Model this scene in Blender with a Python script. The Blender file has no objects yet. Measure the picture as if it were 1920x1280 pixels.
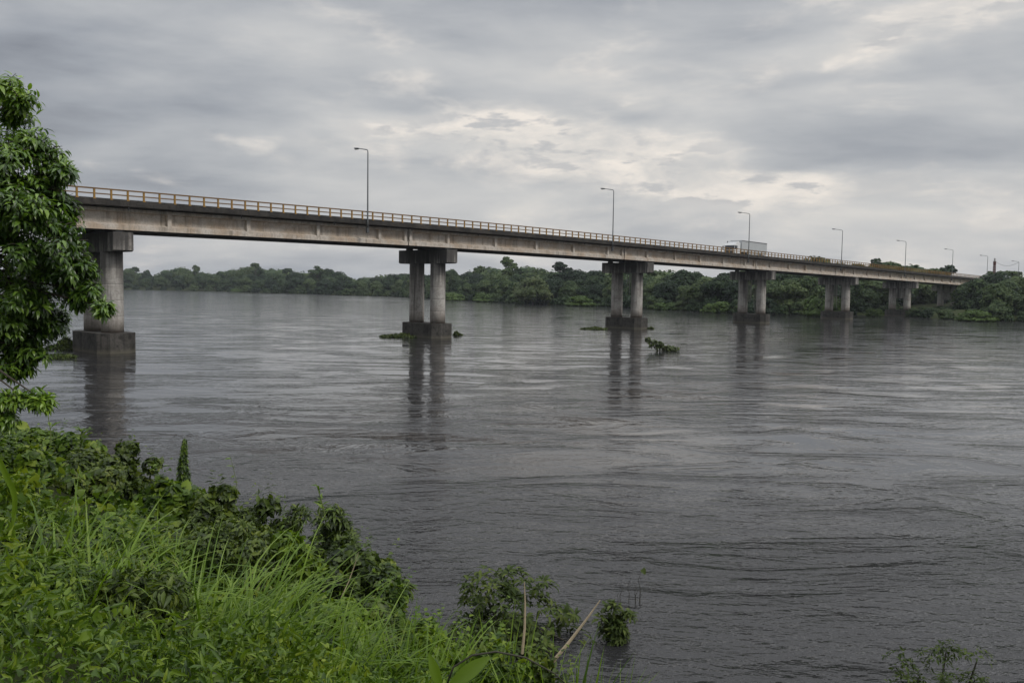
import bpy, math, random
import numpy as np
from mathutils import Matrix, Vector

R = math.radians
random.seed(7)
rng = np.random.default_rng(11)
scene = bpy.context.scene
col = scene.collection

# ------------------------------------------------------------------ camera
FPX = 1600.0                       # focal length in pixels of a 1920 wide picture
PITCH, ROLL, CAMZ = -0.0630, 0.0143, 6.54
_f = Vector((0, math.cos(PITCH), math.sin(PITCH)))
_u0 = Vector((0, -math.sin(PITCH), math.cos(PITCH)))
_r0 = Vector((1, 0, 0))
_r = _r0 * math.cos(ROLL) + _u0 * math.sin(ROLL)
_u = -_r0 * math.sin(ROLL) + _u0 * math.cos(ROLL)
cd = bpy.data.cameras.new('camera')
cam = bpy.data.objects.new('camera', cd)
col.objects.link(cam)
cd.sensor_width = 36.0
cd.lens = FPX / 1920 * 36
cd.clip_start = 0.1
cd.clip_end = 20000
M = Matrix(((_r.x, _u.x, -_f.x, 0), (_r.y, _u.y, -_f.y, 0), (_r.z, _u.z, -_f.z, CAMZ), (0, 0, 0, 1)))
cam.matrix_world = M
scene.camera = cam


def at(px, py, Y):
    """world point seen at a photo pixel, at depth Y along the river axis"""
    d = _f + _r * ((px - 960) / FPX) - _u * ((py - 640) / FPX)
    return Vector((0, 0, CAMZ)) + d * (Y / d.y)


def pix(x, y, z):
    v = Vector((x, y, z - CAMZ))
    w = v.dot(_f)
    return 960 + FPX * v.dot(_r) / w, 640 - FPX * v.dot(_u) / w


# ------------------------------------------------------------------ node helper
class NT:
    def __init__(s, tree):
        s.t = tree
        s.nodes = tree.nodes
        s.links = tree.links

    def put(s, sock, v):
        if v is None:
            return
        if isinstance(v, bpy.types.NodeSocket):
            s.links.new(v, sock)
        elif isinstance(v, (tuple, list)) and len(v) == 3 and sock.type == 'RGBA':
            sock.default_value = (*v, 1)
        else:
            sock.default_value = v

    def node(s, kind, ins=None, **props):
        n = s.nodes.new(kind)
        for k, v in props.items():
            setattr(n, k, v)
        for k, v in (ins or {}).items():
            s.put(n.inputs[k], v)
        return n

    def m(s, op, a, b=None, c=None, clamp=False):
        n = s.node('ShaderNodeMath', operation=op, use_clamp=clamp)
        s.put(n.inputs[0], a); s.put(n.inputs[1], b); s.put(n.inputs[2], c)
        return n.outputs[0]

    def vm(s, op, a, b=None):
        n = s.node('ShaderNodeVectorMath', operation=op)
        s.put(n.inputs[0], a); s.put(n.inputs[1], b)
        return n.outputs[0]

    def noise(s, vec, scale, detail=4, rough=0.55, dist=0.0, dims='3D', lac=2.0):
        n = s.node('ShaderNodeTexNoise', {'Scale': scale, 'Detail': detail, 'Roughness': rough, 'Distortion': dist,
                                          'Lacunarity': lac}, noise_dimensions=dims)
        s.put(n.inputs['Vector'], vec)
        return n.outputs[0]

    def ramp(s, fac, stops, mode='LINEAR'):
        n = s.node('ShaderNodeValToRGB')
        cr = n.color_ramp
        cr.interpolation = mode
        while len(cr.elements) < len(stops):
            cr.elements.new(0.5)
        for e, (p, c) in zip(cr.elements, stops):
            e.position = p
            e.color = (c, c, c, 1) if isinstance(c, (int, float)) else (*c, 1)
        s.put(n.inputs[0], fac)
        return n.outputs[0]

    def mix(s, fac, a, b, kind='MIX'):
        n = s.node('ShaderNodeMix', data_type='RGBA', blend_type=kind)
        s.put(n.inputs[0], fac); s.put(n.inputs[6], a); s.put(n.inputs[7], b)
        return n.outputs[2]

    def map(s, vec, scale=(1, 1, 1), loc=(0, 0, 0), rot=(0, 0, 0)):
        n = s.node('ShaderNodeMapping', {'Vector': vec, 'Scale': scale, 'Location': loc, 'Rotation': rot})
        return n.outputs[0]

    def smooth(s, v, a, b):
        n = s.node('ShaderNodeMapRange', {'Value': v, 'From Min': a, 'From Max': b}, interpolation_type='SMOOTHSTEP')
        return n.outputs[0]


# ------------------------------------------------------------------ world: overcast sky, one cloud deck with breaks
world = bpy.data.worlds.new('World')
scene.world = world
world.use_nodes = True
world.node_tree.nodes.clear()
w = NT(world.node_tree)
SUN_EL, SUN_AZ = R(42), R(120)     # azimuth clockwise from the river axis (+Y): high, behind the camera and to the right
sky = w.node('ShaderNodeTexSky', sky_type='NISHITA', sun_disc=False, sun_elevation=SUN_EL, sun_rotation=SUN_AZ,
             air_density=1.5, dust_density=4.0)
tc = w.node('ShaderNodeTexCoord').outputs['Generated']
sep = w.node('ShaderNodeSeparateXYZ', {0: tc})
X, Y, Z = sep.outputs[0], sep.outputs[1], sep.outputs[2]
az = w.m('MULTIPLY', w.m('ARCTAN2', X, Y), 57.2958)
el = w.m('MULTIPLY', w.m('ARCSINE', Z), 57.2958)


def blob(a0, e0, sa, se, tilt=0.0):
    da = w.m('SUBTRACT', az, a0)
    de = w.m('SUBTRACT', w.m('SUBTRACT', el, e0), w.m('MULTIPLY', da, tilt))
    q = w.m('ADD', w.m('POWER', w.m('ABSOLUTE', w.m('DIVIDE', da, sa)), 2.0),
            w.m('POWER', w.m('ABSOLUTE', w.m('DIVIDE', de, se)), 2.0))
    return w.m('EXPONENT', w.m('MULTIPLY', q, -1.0))


zz = w.m('ADD', w.m('MAXIMUM', Z, 0.0), 0.22)
pl = w.node('ShaderNodeCombineXYZ', {0: w.m('DIVIDE', X, zz), 1: w.m('DIVIDE', Y, zz), 2: w.m('MULTIPLY', Z, 3.0)}).outputs[0]
soft = w.noise(w.map(pl, (1.25, 2.0, 1), (3.3, 1.7, 0)), 1.0, 5, 0.50, 0.25)         # broad folds of the deck
band = w.noise(w.map(tc, (4.5, 4.5, 19), (2.6, 0.4, 5.0)), 1.0, 9, 0.55, 0.25)       # layered banks seen edge on
puff = w.noise(w.map(tc, (8.5, 8.5, 24), (1.2, 3.1, 2.0)), 1.0, 10, 0.57, 0.25)      # ragged edges of the openings
scud = w.noise(w.map(tc, (13, 13, 42), (6.1, 2.2, 0.7)), 1.0, 8, 0.55, 0.2)          # small grey scud under them


def total(items, start):
    b = start
    for a0, e0, sa, se, tl, amp in items:
        b = w.m('ADD', b, w.m('MULTIPLY', blob(a0, e0, sa, se, tl), amp))
    return b


deck_t = w.m('ADD', w.m('MULTIPLY', w.m('SUBTRACT', soft, 0.5), 1.15), w.m('MULTIPLY', w.m('SUBTRACT', band, 0.5), 0.95))
deck_t = w.m('ADD', deck_t, total([(-27, 9, 11, 9, 0, -0.22), (2, 13.5, 16, 4, 0, 0.13), (19, 10.0, 10, 3.2, 0.02, 0.12), (-2, 3.6, 16, 2.4, 0, 0.24),
                                   (20, 3.4, 16, 2.4, 0, 0.25), (26, 16, 7, 2.0, 0.1, 0.22), (-8, 18.5, 16, 2.0, 0, -0.06),
                                   (22, 19.4, 15, 1.0, 0, -0.75), (-26, 3.5, 8, 3, 0, 0.02)], 0.52), clamp=True)
deck = w.ramp(deck_t, [(0.0, (0.235, 0.250, 0.285)), (0.25, (0.355, 0.374, 0.412)), (0.5, (0.475, 0.488, 0.510)),
                       (0.75, (0.600, 0.600, 0.600)), (1.0, (0.72, 0.70, 0.67))])
gap_n = w.m('ADD', w.m('MULTIPLY', puff, 0.60), w.m('MULTIPLY', band, 0.40))
gap_t = w.m('ADD', gap_n, total([(0, 10.6, 8.5, 1.5, -0.06, 0.17), (6, 8.3, 12, 1.5, -0.08, 0.20), (-13, 8.8, 5.5, 1.1, 0.06, 0.12), (-10, 7.2, 5, 0.8, 0, 0.10),
                                 (16, 6.4, 14, 1.0, -0.02, 0.17), (8, 4.4, 12, 1.0, -0.02, 0.10), (27, 16.2, 6.5, 1.5, 0.13, 0.20), (19, 13.9, 4.5, 1.0, 0.13, 0.15),
                                 (-2, 13.4, 10, 0.7, 0.03, 0.05), (9, 12.2, 6, 0.8, 0.0, 0.06), (-24, 10, 10, 6, 0, -0.10), (21, 9.8, 8, 1.9, 0.02, -0.04),
                                 (25, 4.4, 6, 1.1, 0.05, -0.10), (-3, 5.4, 6, 0.9, 0, -0.08)], 0.0))
gap = w.smooth(gap_t, 0.50, 0.76)
sc = w.m('MULTIPLY', w.smooth(scud, 0.50, 0.60), w.m('MULTIPLY', 0.85, gap))
bright = w.mix(w.smooth(puff, 0.40, 0.66), (0.68, 0.66, 0.635), (0.92, 0.85, 0.775))
cloud = w.mix(gap, deck, w.mix(sc, bright, (0.50, 0.505, 0.52)))
lift = w.smooth(el, 20.0, 75.0)                                  # an overcast sky is brightest overhead
cloud = w.mix(lift, cloud, w.mix(0.75, cloud, (2.55, 2.60, 2.66)))
thin = w.node('ShaderNodeVectorMath', {0: sky.outputs[0], 1: (0.10, 0.10, 0.10)}, operation='MULTIPLY').outputs[0]
bg = w.node('ShaderNodeBackground', {'Color': w.mix(0.94, thin, cloud), 'Strength': 1.0})
w.links.new(bg.outputs[0], w.node('ShaderNodeOutputWorld').inputs[0])

sd = bpy.data.lights.new('sun', 'SUN')
sd.energy = 1.5
sd.angle = R(14)
sd.color = (1.0, 0.95, 0.88)
sun = bpy.data.objects.new('sun', sd)
col.objects.link(sun)
sdir = Vector((math.sin(SUN_AZ) * math.cos(SUN_EL), math.cos(SUN_AZ) * math.cos(SUN_EL), math.sin(SUN_EL)))
sun.rotation_euler = sdir.to_track_quat('Z', 'Y').to_euler()

scene.view_settings.view_transform = 'Standard'
scene.view_settings.look = 'None'
scene.view_settings.exposure = 0.0
scene.view_settings.gamma = 1.0
scene.cycles.max_bounces = 8
scene.cycles.diffuse_bounces = 3
scene.cycles.glossy_bounces = 3
scene.cycles.transmission_bounces = 4
scene.cycles.transparent_max_bounces = 6
scene.cycles.caustics_reflective = False
scene.cycles.caustics_refractive = False


# ------------------------------------------------------------------ materials
def mat(name):
    m = bpy.data.materials.new(name)
    m.use_nodes = True
    m.node_tree.nodes.clear()
    return m, NT(m.node_tree)


def finish(k, shader):
    k.links.new(shader, k.node('ShaderNodeOutputMaterial').inputs[0])


def pbsdf(k, **ins):
    n = k.node('ShaderNodeBsdfPrincipled')
    for a, b in ins.items():
        k.put(n.inputs[a.replace('_', ' ')], b)
    return n


def concrete(name, light, dark, warm, streak=0.5, grime=0.45, base_band=None, wet=None):
    """weathered concrete: blotches, rain streaks running down, brown tint low on the faces"""
    m, k = mat(name)
    tc = k.node('ShaderNodeTexCoord').outputs['Object']
    blot = k.noise(tc, 0.55, 6, 0.62)
    fine = k.noise(tc, 7.0, 5, 0.65)
    st = k.noise(k.map(tc, (1.6, 1.6, 0.09)), 1.0, 5, 0.6)
    st2 = k.noise(k.map(tc, (4.5, 4.5, 0.16), (5, 2, 0)), 1.0, 4, 0.6)
    c = k.mix(k.smooth(blot, 0.38, 0.68), light, warm)
    c = k.mix(k.m('MULTIPLY', k.smooth(fine, 0.35, 0.75), 0.35), c, dark)
    s = k.m('MULTIPLY', k.smooth(st, 0.52, 0.70), streak)
    c = k.mix(s, c, dark)
    s = k.m('MULTIPLY', k.smooth(st2, 0.56, 0.72), streak * 0.8)
    c = k.mix(s, c, dark)
    g = k.m('MULTIPLY', k.smooth(k.noise(tc, 1.7, 7, 0.7), 0.5, 0.62), grime)
    c = k.mix(g, c, dark)
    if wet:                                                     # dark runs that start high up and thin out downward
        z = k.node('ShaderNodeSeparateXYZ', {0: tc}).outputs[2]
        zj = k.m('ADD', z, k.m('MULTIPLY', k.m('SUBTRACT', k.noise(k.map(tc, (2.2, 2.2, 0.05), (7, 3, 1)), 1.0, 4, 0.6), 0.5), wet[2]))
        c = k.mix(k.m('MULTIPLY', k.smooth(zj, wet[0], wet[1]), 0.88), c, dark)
    if base_band:
        z = k.node('ShaderNodeSeparateXYZ', {0: tc}).outputs[2]
        zj = k.m('ADD', z, k.m('MULTIPLY', k.m('SUBTRACT', fine, 0.5), 0.25))
        for z0, z1, amt, cc in base_band:
            c = k.mix(k.m('MULTIPLY', k.smooth(zj, z1, z0), amt), c, cc)
    b = pbsdf(k, Base_Color=c, Roughness=0.9, Specular_IOR_Level=0.25)
    bp = k.node('ShaderNodeBump', {'Strength': 0.5, 'Distance': 0.03, 'Height': fine})
    k.links.new(bp.outputs[0], b.inputs['Normal'])
    finish(k, b.outputs[0])
    return m


def foliage(name, cols, rough=0.5, trans=0.35, patch=0.25, objvar=0.0, gloss=0.32):
    """leaf material: every leaf its own tint, soft patches of tint through the plant, light through the blade"""
    m, k = mat(name)
    geo = k.node('ShaderNodeNewGeometry')
    rnd = geo.outputs['Random Per Island']
    tc = k.node('ShaderNodeTexCoord').outputs['Object']
    f = k.m('ADD', k.m('MULTIPLY', rnd, 0.75), k.m('MULTIPLY', k.m('SUBTRACT', k.noise(tc, patch, 3), 0.43), 1.35))
    if objvar:
        oi = k.node('ShaderNodeObjectInfo').outputs['Random']
        f = k.m('ADD', f, k.m('MULTIPLY', k.m('SUBTRACT', oi, 0.5), objvar))
    c = k.ramp(f, [(i / (len(cols) - 1), x) for i, x in enumerate(cols)])
    b = pbsdf(k, Base_Color=c, Roughness=rough, Specular_IOR_Level=gloss)
    tr = k.node('ShaderNodeBsdfTranslucent', {'Color': k.mix(1.0, c, (1.25, 1.3, 0.55), 'MULTIPLY')})
    mx = k.node('ShaderNodeMixShader', {0: trans})
    k.links.new(b.outputs[0], mx.inputs[1]); k.links.new(tr.outputs[0], mx.inputs[2])
    finish(k, mx.outputs[0])
    return m


def plain(name, c, rough=0.6, metal=0.0, var=0.25, scale=3.0, spec=0.4):
    m, k = mat(name)
    tc = k.node('ShaderNodeTexCoord').outputs['Object']
    n = k.noise(tc, scale, 5, 0.65)
    lo = tuple(x * (1 - var) for x in c)
    hi = tuple(min(1, x * (1 + var)) for x in c)
    b = pbsdf(k, Base_Color=k.mix(n, lo, hi), Roughness=rough, Metallic=metal, Specular_IOR_Level=spec)
    finish(k, b.outputs[0])
    return m


MT = {}
MT['girder'] = concrete('girder_concrete', (0.60, 0.555, 0.50), (0.20, 0.172, 0.14), (0.49, 0.395, 0.305), 0.62, 0.30)
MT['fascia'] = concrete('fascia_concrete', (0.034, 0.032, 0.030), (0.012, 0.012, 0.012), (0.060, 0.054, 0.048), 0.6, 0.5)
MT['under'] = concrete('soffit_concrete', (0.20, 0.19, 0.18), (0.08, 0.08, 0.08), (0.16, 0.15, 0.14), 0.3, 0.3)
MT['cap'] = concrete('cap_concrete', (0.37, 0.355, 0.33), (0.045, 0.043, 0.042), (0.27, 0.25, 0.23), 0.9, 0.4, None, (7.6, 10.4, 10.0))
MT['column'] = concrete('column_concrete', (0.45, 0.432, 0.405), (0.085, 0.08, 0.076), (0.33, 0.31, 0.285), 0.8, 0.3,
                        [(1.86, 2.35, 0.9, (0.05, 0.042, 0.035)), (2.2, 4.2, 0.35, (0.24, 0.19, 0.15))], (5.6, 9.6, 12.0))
MT['footing'] = concrete('footing_concrete', (0.085, 0.079, 0.072), (0.016, 0.016, 0.015), (0.045, 0.042, 0.037), 0.6, 0.7,
                         [(0.05, 0.55, 0.6, (0.13, 0.12, 0.09)), (-0.2, 0.14, 0.9, (0.03, 0.03, 0.025))])
MT['asphalt'] = plain('asphalt', (0.055, 0.055, 0.055), 0.9)
MT['yellow'] = plain('yellow_paint', (0.27, 0.150, 0.028), 0.6, var=0.6, scale=2.2)
MT['rail'] = plain('rail_paint', (0.14, 0.078, 0.026), 0.6, var=0.6, scale=1.4)
MT['pole'] = plain('galvanised_pole', (0.13, 0.14, 0.145), 0.5, 0.3)
MT['lamp'] = plain('lamp_housing', (0.10, 0.105, 0.11), 0.45)
MT['glass'] = plain('dark_glass', (0.02, 0.023, 0.03), 0.08, spec=0.8)
MT['lens'] = plain('lamp_lens', (0.45, 0.45, 0.42), 0.15)
MT['cab'] = plain('cab_paint', (0.62, 0.63, 0.64), 0.35, var=0.08)
MT['trailer'] = plain('trailer_sheet', (0.42, 0.44, 0.45), 0.45, var=0.12, scale=0.8)
MT['trim'] = plain('dark_trim', (0.06, 0.062, 0.065), 0.6)
MT['rubber'] = plain('rubber', (0.02, 0.02, 0.02), 0.85)
MT['steel'] = plain('steel_rim', (0.3, 0.3, 0.3), 0.4, 0.6)
MT['bark'] = plain('bark', (0.050, 0.042, 0.033), 0.95, var=0.5, scale=6)
MT['stem'] = plain('green_stem', (0.10, 0.13, 0.035), 0.7, var=0.4, scale=9)
MT['darkstem'] = plain('dark_stem', (0.030, 0.028, 0.018), 0.8, var=0.4, scale=9)
MT['straw'] = plain('dry_straw', (0.36, 0.29, 0.20), 0.8, var=0.35, scale=12)
MT['strand'] = plain('pale_strand', (0.30, 0.29, 0.27), 0.9, var=0.4, scale=2)
MT['mast_red'] = plain('mast_red', (0.10, 0.04, 0.035), 0.7)
MT['mast_pale'] = plain('mast_pale', (0.35, 0.35, 0.34), 0.7)
MT['far_leaf'] = foliage('far_foliage', [(0.011, 0.023, 0.012), (0.023, 0.044, 0.018), (0.042, 0.069, 0.025), (0.072, 0.100, 0.038)], 0.6, 0.18, 0.12, 1.1, 0.15)
MT['far_pale'] = foliage('far_pale_foliage', [(0.050, 0.072, 0.030), (0.080, 0.105, 0.044), (0.115, 0.135, 0.062)], 0.6, 0.2, 0.15, 0.2, 0.15)
MT['far_lime'] = foliage('far_lime_foliage', [(0.030, 0.056, 0.016), (0.055, 0.092, 0.022), (0.085, 0.130, 0.032)], 0.6, 0.25, 0.2, 0.2, 0.15)
MT['vine'] = foliage('vine_leaf', [(0.017, 0.036, 0.007), (0.055, 0.103, 0.012), (0.110, 0.176, 0.015), (0.215, 0.267, 0.028)], 0.45, 0.35, 0.9)
MT['vine_dark'] = foliage('dark_vine_leaf', [(0.014, 0.026, 0.007), (0.043, 0.070, 0.012), (0.086, 0.126, 0.018), (0.17, 0.20, 0.030)], 0.45, 0.32, 0.9)
MT['lime'] = foliage('lime_leaf', [(0.041, 0.078, 0.008), (0.102, 0.168, 0.013), (0.189, 0.262, 0.020)], 0.45, 0.4, 0.9)
MT['grass'] = foliage('grass_blade', [(0.032, 0.067, 0.007), (0.084, 0.152, 0.012), (0.144, 0.228, 0.021), (0.208, 0.280, 0.064)], 0.42, 0.38, 0.7)
MT['water_bush'] = foliage('water_bush_leaf', [(0.022, 0.036, 0.010), (0.050, 0.074, 0.018), (0.105, 0.132, 0.030)], 0.6, 0.25, 1.2, 0, 0.12)
MT['tree_leaf'] = foliage('tree_leaf', [(0.024, 0.052, 0.013), (0.062, 0.122, 0.020), (0.125, 0.215, 0.028), (0.21, 0.32, 0.038)], 0.32, 0.3, 0.55, 0, 0.5)
MT['hyacinth'] = foliage('floating_leaf', [(0.030, 0.046, 0.014), (0.060, 0.085, 0.024), (0.10, 0.13, 0.035)], 0.5, 0.25, 0.8)

# ground
m, k = mat('bank_earth')
tcg = k.node('ShaderNodeTexCoord').outputs['Object']
gn = k.noise(tcg, 1.3, 6, 0.65)
b = pbsdf(k, Base_Color=k.ramp(gn, [(0.3, (0.018, 0.022, 0.010)), (0.55, (0.035, 0.045, 0.016)), (0.8, (0.06, 0.055, 0.032))]),
          Roughness=0.95, Specular_IOR_Level=0.1)
k.links.new(k.node('ShaderNodeBump', {'Strength': 0.6, 'Distance': 0.08, 'Height': gn}).outputs[0], b.inputs['Normal'])
finish(k, b.outputs[0])
MT['earth'] = m

# water: brown river, ripples whose strength comes and goes in patches, boils and current seams
m, k = mat('river_water')
tcw = k.node('ShaderNodeTexCoord').outputs['Object']
cur = k.map(tcw, (0.62, 1.0, 1.0), (0, 0, 0), (0, 0, R(7)))            # the current runs across the view
sw = k.node('ShaderNodeSeparateXYZ', {0: tcw})
shore = k.m('ADD', k.m('MULTIPLY', sw.outputs[0], 0.734), k.m('MULTIPLY', sw.outputs[1], 0.679))
mid = k.smooth(shore, 110.0, 300.0)                                    # open midstream, roughened by the wind
reach = k.m('ADD', k.m('MULTIPLY', sw.outputs[0], 0.12), sw.outputs[1])
live = k.m('ADD', 0.06, k.m('MULTIPLY', k.smooth(reach, 36.0, 13.0), 2.1))   # livelier water in the near reach
patch = k.smooth(k.noise(k.map(tcw, (0.016, 0.050, 1), (4, 2, 0)), 1.0, 5, 0.6, 0.8), 0.40, 0.62)
boil = k.smooth(k.noise(k.map(tcw, (0.13, 0.30, 1), (1, 8, 0)), 1.0, 5, 0.58, 1.2), 0.42, 0.72)
fb = k.noise(cur, 0.15, 7, 0.58, 0.9)
rip = k.noise(k.map(tcw, (0.8, 1.5, 1.0), (13, 7, 0)), 1.0, 4, 0.58, 0.5)
tiny = k.noise(k.map(tcw, (0.8, 1.3, 1.0), (3, 17, 0)), 4.2, 3, 0.55, 0.3)
nearb = k.smooth(reach, 42.0, 16.0)
rough_amp = k.m('ADD', k.m('ADD', 0.045, k.m('MULTIPLY', nearb, 0.33)), k.m('ADD', k.m('ADD', k.m('MULTIPLY', patch, 0.22), k.m('MULTIPLY', boil, 0.72))))
calm = k.m('SUBTRACT', 1.0, k.m('MULTIPLY', mid, 0.55))
h = k.m('MULTIPLY', k.m('MULTIPLY', fb, k.m('MULTIPLY', rough_amp, calm)), 0.13)
ra = k.m('MULTIPLY', k.m('MULTIPLY', rough_amp, live), calm)
h = k.m('ADD', h, k.m('MULTIPLY', k.m('MULTIPLY', rip, ra), 0.085))
h = k.m('ADD', h, k.m('MULTIPLY', k.m('MULTIPLY', tiny, ra), 0.030))
b = pbsdf(k, Base_Color=(0.022, 0.022, 0.0235), Roughness=k.m('ADD', 0.04, k.m('MULTIPLY', k.m('MULTIPLY', mid, k.m('ADD', 0.45, k.m('MULTIPLY', patch, 0.6))), 0.18)),
          IOR=1.38, Specular_IOR_Level=0.5)
bp = k.node('ShaderNodeBump', {'Strength': 1.0, 'Distance': 1.0, 'Height': h})
k.links.new(bp.outputs[0], b.inputs['Normal'])
finish(k, b.outputs[0])
MT['water'] = m


# ------------------------------------------------------------------ mesh helpers
def link_mesh(name, V, F, m, parent=None, smooth=False):
    """one mesh object; F is an (n,3) or (n,4) int array or a list of tuples"""
    me = bpy.data.meshes.new(name)
    V = np.asarray(V, dtype=np.float32)
    if isinstance(F, np.ndarray):
        n, kk = F.shape
        me.vertices.add(len(V)); me.vertices.foreach_set('co', V.ravel())
        me.loops.add(n * kk); me.loops.foreach_set('vertex_index', F.astype(np.int32).ravel())
        me.polygons.add(n)
        me.polygons.foreach_set('loop_start', np.arange(0, n * kk, kk, dtype=np.int32))
        if smooth:
            me.polygons.foreach_set('use_smooth', np.ones(n, dtype=bool))
        me.update(calc_edges=True)
    else:
        me.from_pydata(V.tolist(), [], F)
        if smooth:
            for p in me.polygons:
                p.use_smooth = True
        me.update()
    me.materials.append(MT[m])
    o = bpy.data.objects.new(name, me)
    col.objects.link(o)
    if parent:
        o.parent = parent
    return o


def thing(name, label, cat, loc=(0, 0, 0), rz=0, group=None):
    o = bpy.data.objects.new(name, None)
    o.empty_display_size = 0.3
    col.objects.link(o)
    o.location = loc
    o.rotation_euler = (0, 0, rz)
    return tag(o, label, cat, group)


def tag(o, label, cat, group=None, kind=None):
    o['label'] = label
    if cat: o['category'] = cat
    if group: o['group'] = group
    if kind: o['kind'] = kind
    return o


class MB:
    def __init__(s): s.v, s.f = [], []

    def add(s, vs, fs):
        n = len(s.v)
        s.v += [tuple(v) for v in vs]
        s.f += [tuple(i + n for i in f) for f in fs]
        return s

    def box(s, x0, x1, y0, y1, z0, z1, ch=0.0):
        if ch <= 0:
            vs = [(x, y, z) for z in (z0, z1) for x, y in ((x0, y0), (x1, y0), (x1, y1), (x0, y1))]
            return s.add(vs, [(3, 2, 1, 0), (4, 5, 6, 7), (0, 1, 5, 4), (1, 2, 6, 5), (2, 3, 7, 6), (3, 0, 4, 7)])
        pts = [(x0 + ch, y0), (x1 - ch, y0), (x1, y0 + ch), (x1, y1 - ch), (x1 - ch, y1), (x0 + ch, y1), (x0, y1 - ch), (x0, y0 + ch)]
        return s.prism(pts, z0, z1)

    def prism(s, pts, z0, z1):
        n = len(pts)
        vs = [(x, y, z0) for x, y in pts] + [(x, y, z1) for x, y in pts]
        return s.add(vs, [tuple(range(n))[::-1], tuple(range(n, 2 * n))] + [(i, (i + 1) % n, n + (i + 1) % n, n + i) for i in range(n)])

    def tube(s, pts, rad, seg=8, cap=True):
        pts = [Vector(p) for p in pts]
        if not isinstance(rad, (list, tuple)):
            rad = [rad] * len(pts)
        vs, fs = [], []
        prev = None
        for i, p in enumerate(pts):
            d = (pts[min(i + 1, len(pts) - 1)] - pts[max(i - 1, 0)]).normalized()
            a = prev if prev is not None else (Vector((0, 0, 1)) if abs(d.z) < 0.9 else Vector((1, 0, 0)))
            x = (a - d * a.dot(d)).normalized()
            prev = x
            y = d.cross(x)
            for q in range(seg):
                t = 2 * math.pi * q / seg
                vs.append(p + (x * math.cos(t) + y * math.sin(t)) * rad[i])
        for i in range(len(pts) - 1):
            for q in range(seg):
                a, b2 = i * seg + q, i * seg + (q + 1) % seg
                fs.append((a, b2, b2 + seg, a + seg))
        if cap:
            fs.append(tuple(range(seg))[::-1])
            fs.append(tuple(range((len(pts) - 1) * seg, len(pts) * seg)))
        return s.add(vs, fs)

    def sweep(s, rings, closed=True):
        """rings of equal length joined in order, ends capped"""
        n = len(rings[0])
        vs = [p for r in rings for p in r]
        fs = []
        for i in range(len(rings) - 1):
            for q in range(n if closed else n - 1):
                a, b2 = i * n + q, i * n + (q + 1) % n
                fs.append((a, b2, b2 + n, a + n))
        fs.append(tuple(range(n))[::-1])
        fs.append(tuple(range((len(rings) - 1) * n, len(rings) * n)))
        return s.add(vs, fs)

    def build(s, name, m, parent=None, smooth=False):
        return link_mesh(name, s.v, s.f, m, parent, smooth)


def unit(a):
    return a / np.maximum(np.linalg.norm(a, axis=1, keepdims=True), 1e-9)


def rand_dir(n):
    return unit(rng.normal(size=(n, 3)))


# leaf outlines: (across, along, up); faces are quads
def leaf_template(kind):
    if kind == 'heart':
        pts = [(0, 0, 0), (0.40, -0.10, 0.05), (0.50, 0.25, 0.10), (0.26, 0.65, 0.05), (0, 1.0, -0.16),
               (-0.26, 0.65, 0.05), (-0.50, 0.25, 0.10), (-0.40, -0.10, 0.05), (0, 0.35, 0.0), (0, 0.70, -0.05)]
        fs = [(0, 1, 2, 8), (8, 2, 3, 9), (9, 3, 4, 4), (0, 8, 6, 7), (8, 9, 5, 6), (9, 4, 4, 5)]
    elif kind == 'lance':
        pts = [(0, 0, 0), (0.5, 0.30, 0.06), (0.42, 0.65, 0.0), (0, 1.0, -0.26), (-0.42, 0.65, 0.0), (-0.5, 0.30, 0.06),
               (0, 0.33, 0.0), (0, 0.68, -0.08)]
        fs = [(0, 1, 6, 6), (6, 1, 2, 7), (7, 2, 3, 3), (0, 6, 5, 5), (6, 7, 4, 5), (7, 3, 4, 4)]
    else:                                                                     # 'clump': a bent scrap of foliage
        pts = [(-0.5, 0, 0), (0.45, 0.05, 0.1), (0.55, 0.9, 0), (-0.4, 1.0, 0.12), (0.05, 0.5, 0.28)]
        fs = [(0, 1, 4, 4), (1, 2, 4, 4), (2, 3, 4, 4), (3, 0, 4, 4)]
    tri = []
    for f in fs:
        f = list(dict.fromkeys(f))
        for i in range(1, len(f) - 1):
            tri.append((f[0], f[i], f[i + 1]))
    return np.array(pts, float), np.array(tri, int)


TPL = {kk: leaf_template(kk) for kk in ('heart', 'lance', 'clump')}


def leaves(kind, P, D, N, size, width=1.0):
    """P positions, D direction of each leaf, N rough normal, size length; returns V, F (triangles)"""
    tv, tf = TPL[kind]
    D = unit(D)
    Xa = unit(np.cross(D, N) + 1e-6)
    Nn = np.cross(Xa, D)
    n = len(P)
    size = np.broadcast_to(np.asarray(size, float), (n,))
    wd = np.broadcast_to(np.asarray(width, float), (n,))
    V = (P[:, None, :] + size[:, None, None] * (
        tv[None, :, 0:1] * wd[:, None, None] * Xa[:, None, :] + tv[None, :, 1:2] * D[:, None, :] + tv[None, :, 2:3] * Nn[:, None, :]))
    F = tf[None] + (np.arange(n) * len(tv))[:, None, None]
    return V.reshape(-1, 3), F.reshape(-1, 3)


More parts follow.
